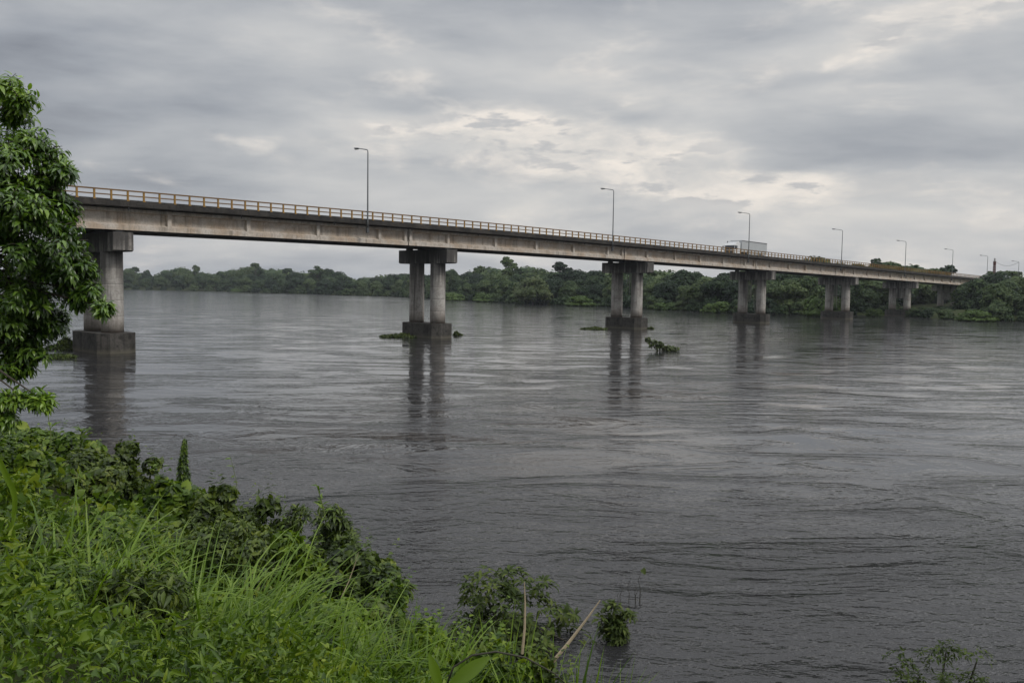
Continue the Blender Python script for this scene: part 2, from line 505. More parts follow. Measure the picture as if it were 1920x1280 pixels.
def blades(P, az, length, lean, bend, width, seg=7, twist=0.0):
    """grass blades: arching strips from P; az heading, lean from the vertical at the root, bend added toward the tip"""
    n = len(P)
    hd = np.stack([np.cos(az), np.sin(az), np.zeros(n)], 1)
    side = np.stack([-np.sin(az + twist), np.cos(az + twist), np.zeros(n)], 1)
    V = np.zeros((n, seg + 1, 2, 3))
    p = P.copy()
    for i in range(seg + 1):
        u = i / seg
        wv = width * (1 - u ** 2.2) * min(1.0, 0.45 + u * 2.2) + 0.0006
        V[:, i, 0] = p - side * wv[:, None] * 0.5
        V[:, i, 1] = p + side * wv[:, None] * 0.5
        th = lean + bend * (u ** 1.6)
        p = p + (np.sin(th)[:, None] * hd + np.cos(th)[:, None] * np.array([0, 0, 1.0])) * (length / seg)[:, None]
    V = V.reshape(n, -1, 3)
    f = []
    for i in range(seg):
        a = 2 * i
        f += [(a, a + 1, a + 3), (a, a + 3, a + 2)]
    F = np.array(f)[None] + (np.arange(n) * 2 * (seg + 1))[:, None, None]
    return V.reshape(-1, 3), F.reshape(-1, 3)


def join(parts):
    Vs, Fs, o = [], [], 0
    for V, F in parts:
        Vs.append(V); Fs.append(np.asarray(F) + o); o += len(V)
    return np.concatenate(Vs), np.concatenate(Fs)


def ico(sub=2):
    import bmesh
    bm = bmesh.new()
    bmesh.ops.create_icosphere(bm, subdivisions=sub, radius=1)
    bm.verts.index_update()
    V = np.array([v.co[:] for v in bm.verts]); F = np.array([[v.index for v in f.verts] for f in bm.faces])
    bm.free()
    return V, F


ICO = ico(2)
ICO3 = ico(3)

# ------------------------------------------------------------------ structure: river, banks
wv = 9000
o = link_mesh('river', [(-wv, -wv, 0), (wv, -wv, 0), (wv, wv, 0), (-wv, wv, 0)], [(0, 1, 2, 3)], 'water')
tag(o, 'wide grey river with rippled current running under the bridge', None, kind='structure')

SN = np.array([0.734, 0.679])       # towards the water, square to the near shore
SU = np.array([-0.679, 0.734])      # along the near shore, away from the camera


def ground_z(x, y):
    x = np.asarray(x, float); y = np.asarray(y, float)
    d = x * SN[0] + y * SN[1]
    u = x * SU[0] + y * SU[1]
    s = 8.3 - d + 0.35 * np.sin(u * 0.55) + 0.25 * np.sin(u * 1.3 + 1.0)
    z = np.where(s < 0, np.maximum(0.5 * s, -3), 5.05 * np.power(np.clip(s, 0, 8.3) / 8.3, 0.92))
    z = z + np.where(s > 8.3, 0.06 * (s - 8.3), 0)
    return z + np.where(s > 0, 0.08 * np.sin(x * 2.1 + y) * np.sin(y * 1.7), 0)


us = np.concatenate([np.linspace(-60, -8, 14)[:-1], np.linspace(-8, 40, 97)[:-1], np.linspace(40, 200, 33)])
ss = np.concatenate([np.linspace(-70, -4, 18)[:-1], np.linspace(-4, 14, 55)])
UU, DD = np.meshgrid(us, ss, indexing='ij')
gx, gy = DD * SN[0] + UU * SU[0], DD * SN[1] + UU * SU[1]
gv = np.stack([gx, gy, ground_z(gx, gy)], 2).reshape(-1, 3)
ni, nj = len(us), len(ss)
gf = np.array([(i * nj + j, i * nj + j + 1, (i + 1) * nj + j + 1, (i + 1) * nj + j)[::-1] for i in range(ni - 1) for j in range(nj - 1)])
tag(link_mesh('near_bank', gv, gf, 'earth', None, True), 'steep overgrown river bank in the foreground', None, kind='structure')

BANK = np.array([(-900, 1010), (-560, 860), (-332, 745), (-246, 702), (-131, 585), (-69, 520), (-26, 414), (8, 346), (32, 319), (54, 273),
                 (66, 246), (78, 240), (94, 248), (106, 254), (112, 246), (111, 226), (117, 212), (134, 206), (200, 199), (420, 190), (900, 240)], float)
seglen = np.linalg.norm(np.diff(BANK, axis=0), axis=1)
BS = np.concatenate([[0], np.cumsum(seglen)])


def bank_pt(s):
    return np.array([np.interp(s, BS, BANK[:, 0]), np.interp(s, BS, BANK[:, 1])])


nb = 130
sv = np.linspace(0, BS[-1], nb)
offs = [(-3, -0.9), (0, -0.05), (1.5, 0.45), (6, 1.1), (25, 2.0), (90, 3.0), (400, 5), (4000, 12)]
fv = []
INL = np.array([0.30, 0.954])        # inland
for s in sv:
    p = bank_pt(s)
    for off, z in offs:
        q = p + INL * off
        fv.append((q[0], q[1], z + 0.15 * math.sin(s * 0.3)))
no = len(offs)
ff = np.array([(i * no + j, (i + 1) * no + j, (i + 1) * no + j + 1, i * no + j + 1) for i in range(nb - 1) for j in range(no - 1)])
tag(link_mesh('far_bank', fv, ff, 'earth', None, True), 'low far river bank under the treeline', None, kind='structure')

# ------------------------------------------------------------------ the bridge (local x along it, y to its far side)
TH, SPAN = 0.7416, 44.54
BO = Vector((-11.008, 110.0, 0))
BRZ = math.pi / 2 - TH
_PT = [(-3.2, 14.0), (-2.0, 14.35), (-1.04, 14.70), (-0.5, 14.86), (0, 14.93), (0.5, 14.86), (1, 14.68), (1.92, 14.31), (2.77, 13.90),
       (3.755, 13.44), (5.4, 12.66), (8.0, 11.4)]


def ztop(x):
    """height of the railing's top above the water at local x: the deck's gentle hump"""
    tt = x / SPAN
    s = 0
    for dt in (-0.4, -0.2, 0, 0.2, 0.4):
        s += np.interp(tt + dt, [p[0] for p in _PT], [p[1] for p in _PT])
    return float(s / 5)


T0, T1 = -3.0, 7.6
XS0, XS1 = T0 * SPAN, T1 * SPAN
bridge = thing('road_bridge', 'long grey concrete girder bridge with yellow railings on twin column piers in the river', 'bridge', BO, BRZ)


def bloc(x, y, z):
    """bridge-local to world"""
    c, s = math.cos(BRZ), math.sin(BRZ)
    return Vector((BO.x + x * c - y * s, BO.y + x * s + y * c, z))


def lin(a, b, step):
    n = max(1, int(round((b - a) / step)))
    return [a + (b - a) * i / n for i in range(n + 1)]


xs = lin(XS0, XS1, SPAN / 12)
# slab with its dark outer edge and kerbs
mb = MB()
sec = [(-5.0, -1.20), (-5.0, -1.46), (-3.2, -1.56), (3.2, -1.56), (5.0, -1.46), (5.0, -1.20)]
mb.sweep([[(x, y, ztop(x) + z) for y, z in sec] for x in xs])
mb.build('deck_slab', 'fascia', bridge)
for sgn in (-1, 1):
    sec = [(-4.93, -0.86), (-4.96, -1.197), (-4.45, -1.197), (-4.50, -0.90)]
    MB().sweep([[(x, -sgn * y, ztop(x) + z) for y, z in (sec if sgn < 0 else sec[::-1])] for x in xs]).build('kerb', 'fascia', bridge)
MB().sweep([[(x, y, ztop(x) + z) for y, z in [(-4.44, -1.19), (-4.44, -1.10), (4.44, -1.10), (4.44, -1.19)][::-1]] for x in xs]).build('road_surface', 'asphalt', bridge)

# girders: I beams with stiffeners, cut at the hinge joints
cuts = [XS0] + [(kk - 0.148) * SPAN for kk in range(-2, 8)] + [XS1]
stiff = [kk + f for kk in range(-3, 8) for f in (0.0, 0.193, 0.378, 0.566, 0.756)]
# around the first pier the photo shows the stiffeners a little further along
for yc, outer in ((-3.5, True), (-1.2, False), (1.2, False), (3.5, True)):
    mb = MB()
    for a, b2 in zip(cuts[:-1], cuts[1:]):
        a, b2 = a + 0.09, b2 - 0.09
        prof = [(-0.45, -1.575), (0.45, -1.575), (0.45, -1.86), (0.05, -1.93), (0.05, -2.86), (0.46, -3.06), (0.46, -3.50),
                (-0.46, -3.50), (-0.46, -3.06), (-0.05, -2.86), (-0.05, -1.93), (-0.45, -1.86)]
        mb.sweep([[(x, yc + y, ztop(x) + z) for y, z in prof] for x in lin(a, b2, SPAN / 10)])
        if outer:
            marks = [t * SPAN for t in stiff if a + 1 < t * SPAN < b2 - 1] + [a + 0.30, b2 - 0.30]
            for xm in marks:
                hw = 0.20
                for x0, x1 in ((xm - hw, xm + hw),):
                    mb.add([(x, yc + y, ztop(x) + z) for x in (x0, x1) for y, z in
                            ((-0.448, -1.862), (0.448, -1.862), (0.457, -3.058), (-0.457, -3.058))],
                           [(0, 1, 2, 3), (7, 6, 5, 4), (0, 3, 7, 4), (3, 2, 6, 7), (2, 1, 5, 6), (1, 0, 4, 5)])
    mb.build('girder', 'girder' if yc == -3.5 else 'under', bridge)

# cross beams between the girders
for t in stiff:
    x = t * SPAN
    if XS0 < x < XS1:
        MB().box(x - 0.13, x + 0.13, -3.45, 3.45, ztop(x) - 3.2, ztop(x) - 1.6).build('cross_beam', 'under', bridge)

# railings: rails, and posts as parts of each railing
PITCHP = 1.45
allx = [XS0 + 0.6 + i * PITCHP for i in range(int((XS1 - XS0 - 1) / PITCHP))]
postm = MB()
postm.box(-0.085, 0.085, -0.065, 0.065, -0.02, 0.80, 0.02)
postm.box(-0.12, 0.12, -0.10, 0.07, -0.10, -0.021)
for sgn in (-1, 1):                                        # -1: the side nearest the camera
    yy = 4.86 * sgn
    mb = MB()
    for zc, hh, hw in ((-0.06, 0.06, 0.07), (-0.50, 0.05, 0.05)):
        mb.sweep([[(x, yy + y, ztop(x) + zc + z) for y, z in ((-hw, -hh), (hw, -hh), (hw, hh), (-hw, hh))] for x in xs])
    rail = mb.build('railing', 'rail', bridge)
    near = [x for x in allx if -1.25 * SPAN < x]
    first, rest = near[:100], near[100:] + [x for x in allx if x <= -1.25 * SPAN]
    pm = None
    for x in first:
        if pm is None:
            po = postm.build('post', 'yellow', rail)
            pm = po.data
        else:
            po = bpy.data.objects.new('post', pm)
            col.objects.link(po); po.parent = rail
        po.location = (x, yy, ztop(x) - 0.86)
    mb = MB()
    for x in rest:
        mb.add([(vx + x, vy + yy, vz + ztop(x) - 0.86) for vx, vy, vz in postm.v], postm.f)
    o = mb.build('post_row', 'yellow', rail)
    o['kind'] = 'stuff'

# short drain spouts under the deck edge
for i in range(30):
    x = (-1.9 + i * 0.25) * SPAN
    MB().tube([(x, -4.7, ztop(x) - 1.44), (x, -4.7, ztop(x) - 1.80)], 0.06, 8).build('drain_spout', 'trim', bridge)

# piers
pier_t = [-2.85, -1.88, -0.9105, 0, 1, 2, 3, 4, 5, 6, 7]
for it, t in enumerate(pier_t):
    x = t * SPAN
    zt = ztop(x)
    # cap beam: chamfered soffit at both ends
    mb = MB()
    z1, z0 = zt - 3.72, zt - 5.45
    pf = [(-4.6, z1), (-4.6, z0 + 0.12), (-4.3, z0), (4.3, z0), (4.6, z0 + 0.12), (4.6, z1)]
    mb.sweep([[(xx, y, z) for y, z in pf] for xx in (x - 0.9, x + 0.9)])
    mb.build('pier_cap', 'cap', bridge)
    for yb in (-3.5, -1.2, 1.2, 3.5):
        mbb = MB().box(x - 0.35, x + 0.35, yb - 0.3, yb + 0.3, z1 + 0.003, zt - 3.502)
        mbb.build('bearing', 'trim', bridge)
    zb = 1.87 if -0.95 < t < 4.5 else -0.5
    for yc in (-2.01, 2.01):
        mb = MB()
        zs = [zb - 0.05] + [zb + (z0 - zb) * q / 5 for q in range(1, 5)] + [z0 + 0.05]
        ring, rr = [], []
        for i, z in enumerate(zs):
            if 0 < i < len(zs) - 1:                       # formwork joints
                for dz, r2 in ((-0.12, 0.965), (-0.03, 0.963), (-0.015, 0.950), (0.015, 0.950), (0.03, 0.963), (0.12, 0.965)):
                    ring.append((x, yc, z + dz)); rr.append(r2)
            else:
                ring.append((x, yc, z)); rr.append(0.965)
        mb.tube(ring, rr, 32)
        mb.build('column', 'column', bridge, False)
    if -0.95 < t < 4.5:
        mb = MB().box(x - 1.75, x + 1.75, -3.65, 3.65, -2.5, 1.87, 0.85)
        mb.build('footing', 'footing', bridge)
    if 3.5 < t < 5.5:
        MB().box(x - 0.25, x + 0.25, -1.15, 1.15, z0 - 2.8, z0 + 0.02).build('web_wall', 'cap', bridge)

for o in list(col.objects):
    if o.name.startswith('column'):
        for p in o.data.polygons:
            if len(p.vertices) == 4: p.use_smooth = True

# approach embankment on the far side
mb = MB()
pr = []
for x in lin(6.7 * SPAN, 9.5 * SPAN, SPAN / 3):
    z = ztop(x) - 1.12 if x < 7.6 * SPAN else ztop(7.6 * SPAN) - 1.12
    pr.append([bloc(x, y, zz2)[:] for y, zz2 in ((-16, 1.0), (-5.5, z - 0.05), (5.5, z - 0.05), (16, 1.0))])
mb.sweep(pr)
tag(mb.build('embankment', 'earth'), 'earth embankment carrying the road beyond the bridge', None, kind='structure')


# ------------------------------------------------------------------ street lamps on the bridge
def lamp_thing():
    t = thing('street_lamp', 'x', 'street lamp', (0, 0, 0), BRZ, 'street lamps along the bridge')
    H = 8.55
    mb = MB()
    mb.tube([(0, 0, -0.15), (0, 0, 0.5), (0, 0, 4), (0, 0, H - 0.35), (0, 0.05, H - 0.15), (0, 0.18, H - 0.03)],
            [0.095, 0.09, 0.078, 0.062, 0.06, 0.058], 10)
    mb.build('pole', 'pole', t, True)
    MB().tube([(0, 0.15, H - 0.045), (0, 0.9, H + 0.10), (0, 1.75, H + 0.25)], [0.055, 0.05, 0.045], 8).build('arm', 'pole', t, True)
    h = MB()
    rings = []
    for y, w2, h2 in ((1.62, 0.06, 0.05), (1.75, 0.13, 0.09), (2.05, 0.17, 0.10), (2.35, 0.15, 0.085), (2.52, 0.06, 0.04)):
        zc = H + 0.25 + (y - 1.75) * 0.12
        rings.append([(w2 * math.cos(a), y, zc + h2 * math.sin(a)) for a in [2 * math.pi * q / 10 for q in range(10)]])
    h.sweep(rings)
    hd = h.build('lamp_head', 'lamp', t)
    MB().box(-0.10, 0.10, 1.85, 2.35, H + 0.155, H + 0.19).build('lens', 'lens', hd)
    br = MB().box(-0.16, 0.16, -0.11, 0.16, -0.75, -0.16, 0.03)
    br.build('bracket', 'trim', t)
    return t


def copy_tree(o, parent=None):
    c = o.copy()
    col.objects.link(c)
    if parent: c.parent = parent
    for ch in list(o.children):
        copy_tree(ch, c)
    return c


lamp_t = [-0.305, 0.744, 1.731, 2.745, 3.718, 4.670, 5.561, 6.55]
lamp_l = ['tallest nearest street lamp on the bridge, between the first and second piers',
          'slim street lamp on the bridge just before the third pier',
          'street lamp standing in front of the white truck on the bridge',
          'street lamp on the bridge above the fifth pier, beyond the truck',
          'street lamp on the bridge above the sixth pier',
          'street lamp on the bridge above the last visible pier',
          'small distant street lamp rising from the trees beside the slim mast',
          'farthest street lamp, half hidden by trees at the photo edge']
lp = lamp_thing()
for i, (t, lb) in enumerate(zip(lamp_t, lamp_l)):
    o = lp if i == 0 else copy_tree(lp)
    x = t * SPAN
    o.location = bloc(x, -5.12, ztop(x) - 1.15 - 0.55)
    o['label'] = lb

# ------------------------------------------------------------------ the truck (front towards -x)
TX = 1.86 * SPAN + 5.6
trk = thing('truck', 'white articulated truck with long grey box trailer crossing the bridge', 'truck', bloc(TX, 2.0, ztop(TX) - 1.095), BRZ)
slope = (ztop(TX + 5) - ztop(TX - 5)) / 10
trk.rotation_euler = (0, -math.atan(slope), BRZ)
mb = MB()                                                   # cab over engine, raked screen
pf = [(-1.05, 0.55), (-1.10, 1.45), (-0.93, 2.45), (-0.55, 3.02), (1.15, 3.02), (1.15, 0.55)]
X0c = -4.6
mb.sweep([[(X0c + x, y, z) for x, z in pf] for y in (-1.2, 1.2)])
cab = mb.build('cab', 'cab', trk)
mb = MB()
mb.add([(X0c - 1.115, -1.0, 1.55), (X0c - 1.115, 1.0, 1.55), (X0c - 0.965, 1.0, 2.38), (X0c - 0.965, -1.0, 2.38),
        (X0c - 1.09, -1.0, 1.55), (X0c - 1.09, 1.0, 1.55), (X0c - 0.94, 1.0, 2.38), (X0c - 0.94, -1.0, 2.38)],
       [(3, 2, 1, 0), (4, 5, 6, 7), (0, 1, 5, 4), (1, 2, 6, 5), (2, 3, 7, 6), (3, 0, 4, 7)])
mb.build('windscreen', 'glass', cab)
for sgn in (-1, 1):
    y0 = 1.2 * sgn
    mb = MB().box(X0c - 0.82, X0c - 0.02, min(y0, y0 + 0.012 * sgn), max(y0, y0 + 0.012 * sgn), 1.62, 2.36)
    mb.build('side_window', 'glass', cab)
    mb = MB().box(X0c - 1.28, X0c - 1.18, y0 + (0.05 if sgn > 0 else -0.27), y0 + (0.27 if sgn > 0 else -0.05), 1.55, 2.30, 0.02)
    mb.tube([(X0c - 1.23, y0 + 0.1 * sgn, 2.25), (X0c - 0.95, y0 - 0.05 * sgn, 2.40)], 0.025, 6)
    mb.build('mirror', 'trim', cab)
    MB().box(X0c - 1.16, X0c - 1.11, y0 - 0.10 * sgn - 0.22, y0 - 0.10 * sgn + 0.10 * (1 if sgn < 0 else 0) + 0.0, 0.85, 1.05).build('headlight', 'lens', cab)
MB().box(X0c - 1.2, X0c - 0.9, -1.22, 1.22, 0.42, 0.80, 0.05).build('bumper', 'trim', cab)
MB().box(X0c - 1.125, X0c - 1.09, -0.75, 0.75, 0.95, 1.40).build('grille', 'trim', cab)
mb = MB(); mb.tube([(X0c - 0.55, 0.75, 3.0), (X0c - 0.55, 0.75, 3.22)], [0.10, 0.10], 8); mb.tube([(X0c - 0.55, 0.75, 3.20), (X0c - 0.55, 0.75, 3.34)], [0.06, 0.03], 8)
mb.build('beacon', 'trim', cab)
mb = MB().box(X0c + 0.05, X0c + 0.75, -1.15, 1.15, 3.021, 3.30)
mb.build('wind_deflector', 'cab', cab)
MB().box(X0c + 1.25, 8.2, -0.45, 0.45, 0.75, 1.0).build('chassis', 'trim', trk)
mb = MB().box(-2.95, 8.2, -1.25, 1.25, 1.15, 3.55)
tr = mb.build('trailer', 'trailer', trk)
mb = MB()
for q in range(29):
    x = -2.8 + q * 0.385
    for yy in (-1.25, 1.25):
        mb.box(x - 0.03, x + 0.03, min(yy, yy * 1.012), max(yy, yy * 1.012), 1.75, 3.35)
mb.build('side_ribs', 'trailer', tr)
for yy in (-1.262, 1.262):
    MB().box(-2.95, 8.2, yy - 0.012, yy + 0.012, 3.37, 3.50).build('top_rail', 'trim', tr)
    MB().box(-2.95, 8.2, yy - 0.012, yy + 0.012, 1.62, 1.72).build('side_rail', 'trim', tr)
    MB().box(-0.5, 5.0, yy - 0.012 - 0.1 * np.sign(yy), yy + 0.012 - 0.1 * np.sign(yy), 0.55, 1.14).build('skirt', 'trailer', tr)
for xw in (X0c - 0.35, -2.1, 5.6, 6.9):
    for yw in (-1.02, 1.02):
        mb = MB()
        mb.tube([(xw, yw - 0.15, 0.5), (xw, yw - 0.12, 0.5), (xw, yw + 0.12, 0.5), (xw, yw + 0.15, 0.5)], [0.44, 0.5, 0.5, 0.44], 18)
        wh = mb.build('wheel', 'rubber', trk)
        s = 0.16 if yw > 0 else -0.16
        MB().tube([(xw, yw + s - 0.01, 0.5), (xw, yw + s + 0.01, 0.5)], 0.26, 14).build('rim', 'steel', wh)

# thin strands hanging between the columns of three piers
for t, lb in ((1, 'third'), (2, 'fourth'), (3, 'fifth')):
    x = t * SPAN
    root = bloc(x, 0, 0)
    mb = MB()
    z1 = ztop(x) - 5.45
    n_s = 5 if t == 1 else 9
    for q in range(n_s):
        yq = random.uniform(-0.95, 0.95); xq = random.uniform(-0.6, 0.6)
        z0 = random.uniform(2.2, 6.5) if t > 1 else random.uniform(5.0, 8.0)
        p0 = bloc(x + xq, yq, z1 + 0.3)
        pts = [(p0.x - root.x + random.uniform(-.04, .04), p0.y - root.y + random.uniform(-.04, .04), z) for z in (z1 + 0.3, z1 - 1.5, (z0 + z1) / 2, z0)]
        mb.tube(pts, [0.05, 0.045, 0.05, 0.025], 5)
    o = mb.build('hanging_vine', 'strand')
    o.location = root
    tag(o, 'pale strands hanging between the twin columns of the %s bridge pier' % lb, 'vine', 'strands hanging between bridge columns')


# ------------------------------------------------------------------ far trees
def lobes_crown(kind, h, rr, rnd):
    """lobes (centre, radii) of a crown of total height h, radius rr"""
    L = []
    if kind == 'round':
        n = 16
        for i in range(n):
            a = rnd.uniform(0, 6.28); q = math.sqrt(rnd.uniform(0, 1)) * 0.78
            z = h * (0.92 - 0.50 * q ** 2 * rnd.uniform(0.6, 1.3)) - rnd.uniform(0, 0.22) * h
            r = rr * rnd.uniform(0.28, 0.46)
            L.append(((q * rr * math.cos(a), q * rr * math.sin(a), max(z - r * .6, h * .22)), (r, r, r * rnd.uniform(0.62, 0.85))))
        for i in range(7):
            a = i * 0.9 + rnd.uniform(0, .5)
            r = rr * rnd.uniform(.30, .42)
            L.append(((rr * .66 * math.cos(a), rr * .66 * math.sin(a), h * rnd.uniform(.16, .40)), (r, r, r * .85)))
        L.append(((0, 0, h * .52), (rr * .62, rr * .62, h * .34)))
    elif kind == 'bush':
        for i in range(12):
            a = rnd.uniform(0, 6.28); q = math.sqrt(rnd.uniform(0, 1)) * 0.75
            r = rr * rnd.uniform(0.26, 0.44)
            z = h * rnd.uniform(.35, .9) * (1 - 0.4 * q)
            L.append(((q * rr * math.cos(a), q * rr * math.sin(a), max(z, r * .4)), (r, r, r * .8)))
        for i in range(8):
            a = i * .8
            L.append(((rr * .72 * math.cos(a), rr * .72 * math.sin(a), h * .15), (rr * .32, rr * .32, h * .2)))
        L.append(((0, 0, h * .35), (rr * .6, rr * .6, h * .4)))
    elif kind == 'umbrella':
        for i in range(13):
            a = rnd.uniform(0, 6.28); q = math.sqrt(rnd.uniform(0, 1)) * 0.8
            r = rr * rnd.uniform(0.22, 0.36)
            L.append(((q * rr * math.cos(a), q * rr * math.sin(a), h * (0.93 - .12 * q * q) - r * .5 - rnd.uniform(0, .10) * h), (r, r, r * .5)))
    elif kind == 'tall':
        for i in range(14):
            z = rnd.uniform(.42, .93) * h
            q = rr * (0.25 + 0.6 * math.sin((z / h - .35) / .65 * 3.0))
            a = rnd.uniform(0, 6.28)
            r = rr * rnd.uniform(.30, .5)
            L.append(((q * math.cos(a) * .8, q * math.sin(a) * .8, z - r * .3), (r, r, r * .7)))
    return L


def crown_mesh(lobes, n, size, core=0.70, kind='clump', flat=0.4):
    c = np.array([l[0] for l in lobes]); r = np.array([l[1] for l in lobes])
    area = (r[:, 0] * r[:, 2]) ** 0.9
    idx = rng.choice(len(lobes), n, p=area / area.sum())
    d = rand_dir(n)
    d[:, 2] = np.where(rng.random(n) < 0.6, np.abs(d[:, 2]), d[:, 2])
    rad = rng.uniform(0.80, 1.10, n)
    P = c[idx] + d * r[idx] * rad[:, None]
    # drop what lies deep inside another lobe
    q = ((P[:, None, :] - c[None]) / r[None])
    inside = (q ** 2).sum(2) < 0.55
    keep = ~inside.any(1)
    P, d = P[keep], d[keep]
    m2 = len(P)
    D = unit(np.cross(d, rand_dir(m2)) + 0.35 * d + np.array([0, 0, -0.25]))
    N = unit(d + 0.55 * rand_dir(m2) + np.array([0, 0, flat]))
    parts = [leaves(kind, P, D, N, size * rng.uniform(0.6, 1.35, m2))]
    if core:  # solid inner blobs added to stop light passing through the crown
        for cc, r2 in zip(c, r):
            v = ICO[0] * (1 + 0.18 * rng.normal(size=(len(ICO[0]), 1)))
            parts.append((v * r2 * core + cc, ICO[1]))
    return join(parts)


def trunk_mesh(h, r, lobes, rnd, nlimb=5):
    mb = MB()
    top = h * .55
    bend = rnd.uniform(-.03, .03) * h
    mb.tube([(0, 0, -0.6), (0, 0, .2), (bend * .4, bend * .3, top * .5), (bend, bend * .5, top)], [r * 1.5, r * 1.1, r * .85, r * .6], 8)
    big2 = sorted(lobes, key=lambda l: -l[1][0])[:nlimb]
    for (cx, cy, cz), rr in big2:
        z0 = min(top * rnd.uniform(.6, 1.0), cz)
        mb.tube([(bend * z0 / top, bend * .5 * z0 / top, z0), (cx * .55, cy * .55, (z0 + cz) / 2 + .05 * h), (cx, cy, cz)], [r * .5, r * .32, r * .14], 6)
    return mb


rnd = random.Random(5)
PROTO = {}


def proto(key, kind, h, rr, n, size, leaf, core=0.70):
    L = lobes_crown(kind, h, rr, rnd)
    V, F = crown_mesh(L, n, size, core)
    me = bpy.data.meshes.new('crown')
    tmp = link_mesh('crown', V, F, leaf)
    cm = tmp.data
    bpy.data.objects.remove(tmp)
    tm = trunk_mesh(h, max(.12, h * .018), L, rnd).build('trunk', 'bark')
    tmesh = tm.data
    bpy.data.objects.remove(tm)
    PROTO.setdefault(key, []).append((cm, tmesh, h, rr))


for i in range(6):
    proto('round', 'round', 14, rnd.uniform(5.5, 7.5), 4200, 0.62, 'far_leaf')
for i in range(4):
    proto('bush', 'bush', 5, rnd.uniform(3.2, 4.6), 2000, 0.40, 'far_leaf')
for i in range(3):
    proto('umbrella', 'umbrella', 20, rnd.uniform(4.5, 6.0), 1700, 0.60, 'far_leaf', 0.55)
for i in range(2):
    proto('tall', 'tall', 18, rnd.uniform(3.2, 4.0), 1700, 0.60, 'far_leaf', 0.55)
proto('pale', 'round', 12, 7.2, 3200, 0.55, 'far_pale')
for i in range(2):
    proto('lime', 'bush', 4.5, 4.4, 1900, 0.42, 'far_lime')


def plant(name, key, x, y, z, h, label, cat, group, wide=1.0, which=None, rz=None):
    v = PROTO[key]
    cm, tmesh, ph, pr = v[which if which is not None else rnd.randrange(len(v))]
    t = thing(name, label, cat, (x, y, z), rnd.uniform(0, 6.28) if rz is None else rz, group)
    s = h / ph
    t.scale = (s * wide, s * wide, s)
    for nm, me in (('crown', cm), ('trunk', tmesh)):
        o = bpy.data.objects.new(nm, me)
        col.objects.link(o); o.parent = t
    return t


SKYLINE = [(-200, 500), (240, 497), (265, 500), (290, 508), (320, 494), (345, 490), (375, 500), (408, 506), (418, 496), (460, 494), (520, 492),
           (560, 499), (600, 500), (640, 506), (665, 513), (700, 510), (740, 503), (780, 506), (860, 506), (885, 500), (910, 491), (950, 496),
           (990, 487), (1020, 497), (1060, 502), (1100, 500), (1150, 495), (1230, 490), (1280, 492), (1320, 502), (1370, 497), (1450, 492),
           (1530, 470), (1560, 482), (1610, 483), (1670, 481), (1700, 488), (1745, 496), (1780, 498), (1815, 508), (1850, 503), (1880, 500), (1920, 505), (2400, 500)]


def bridge_lt(x, y):
    dx, dy = x - BO.x, y - BO.y
    return (dx * math.sin(TH) + dy * math.cos(TH)) / SPAN, dx * math.cos(TH) - dy * math.sin(TH)


def where(px):
    if px < 150: return 'left of the first bridge pier'
    if px < 480: return 'just right of the first bridge pier'
    if px < 770: return 'left of the second bridge pier'
    if px < 980: return 'just right of the second bridge pier'
    if px < 1145: return 'left of the third bridge pier'
    if px < 1385: return 'between the third and fourth bridge piers'
    if px < 1550: return 'between the fourth and fifth bridge piers'
    if px < 1665: return 'between the fifth and sixth bridge piers'
    if px < 1775: return 'behind the last two bridge piers'
    return 'at the bridge end'


def clear(x, y, rad, h):
    t, l = bridge_lt(x, y)
    return not (-3 < t < 9 and abs(l) < 5.6 + rad and h > (ztop(t * SPAN) - 4.5))


def far_z(off):
    return float(np.interp(off, [o2[0] for o2 in offs], [o2[1] for o2 in offs]))


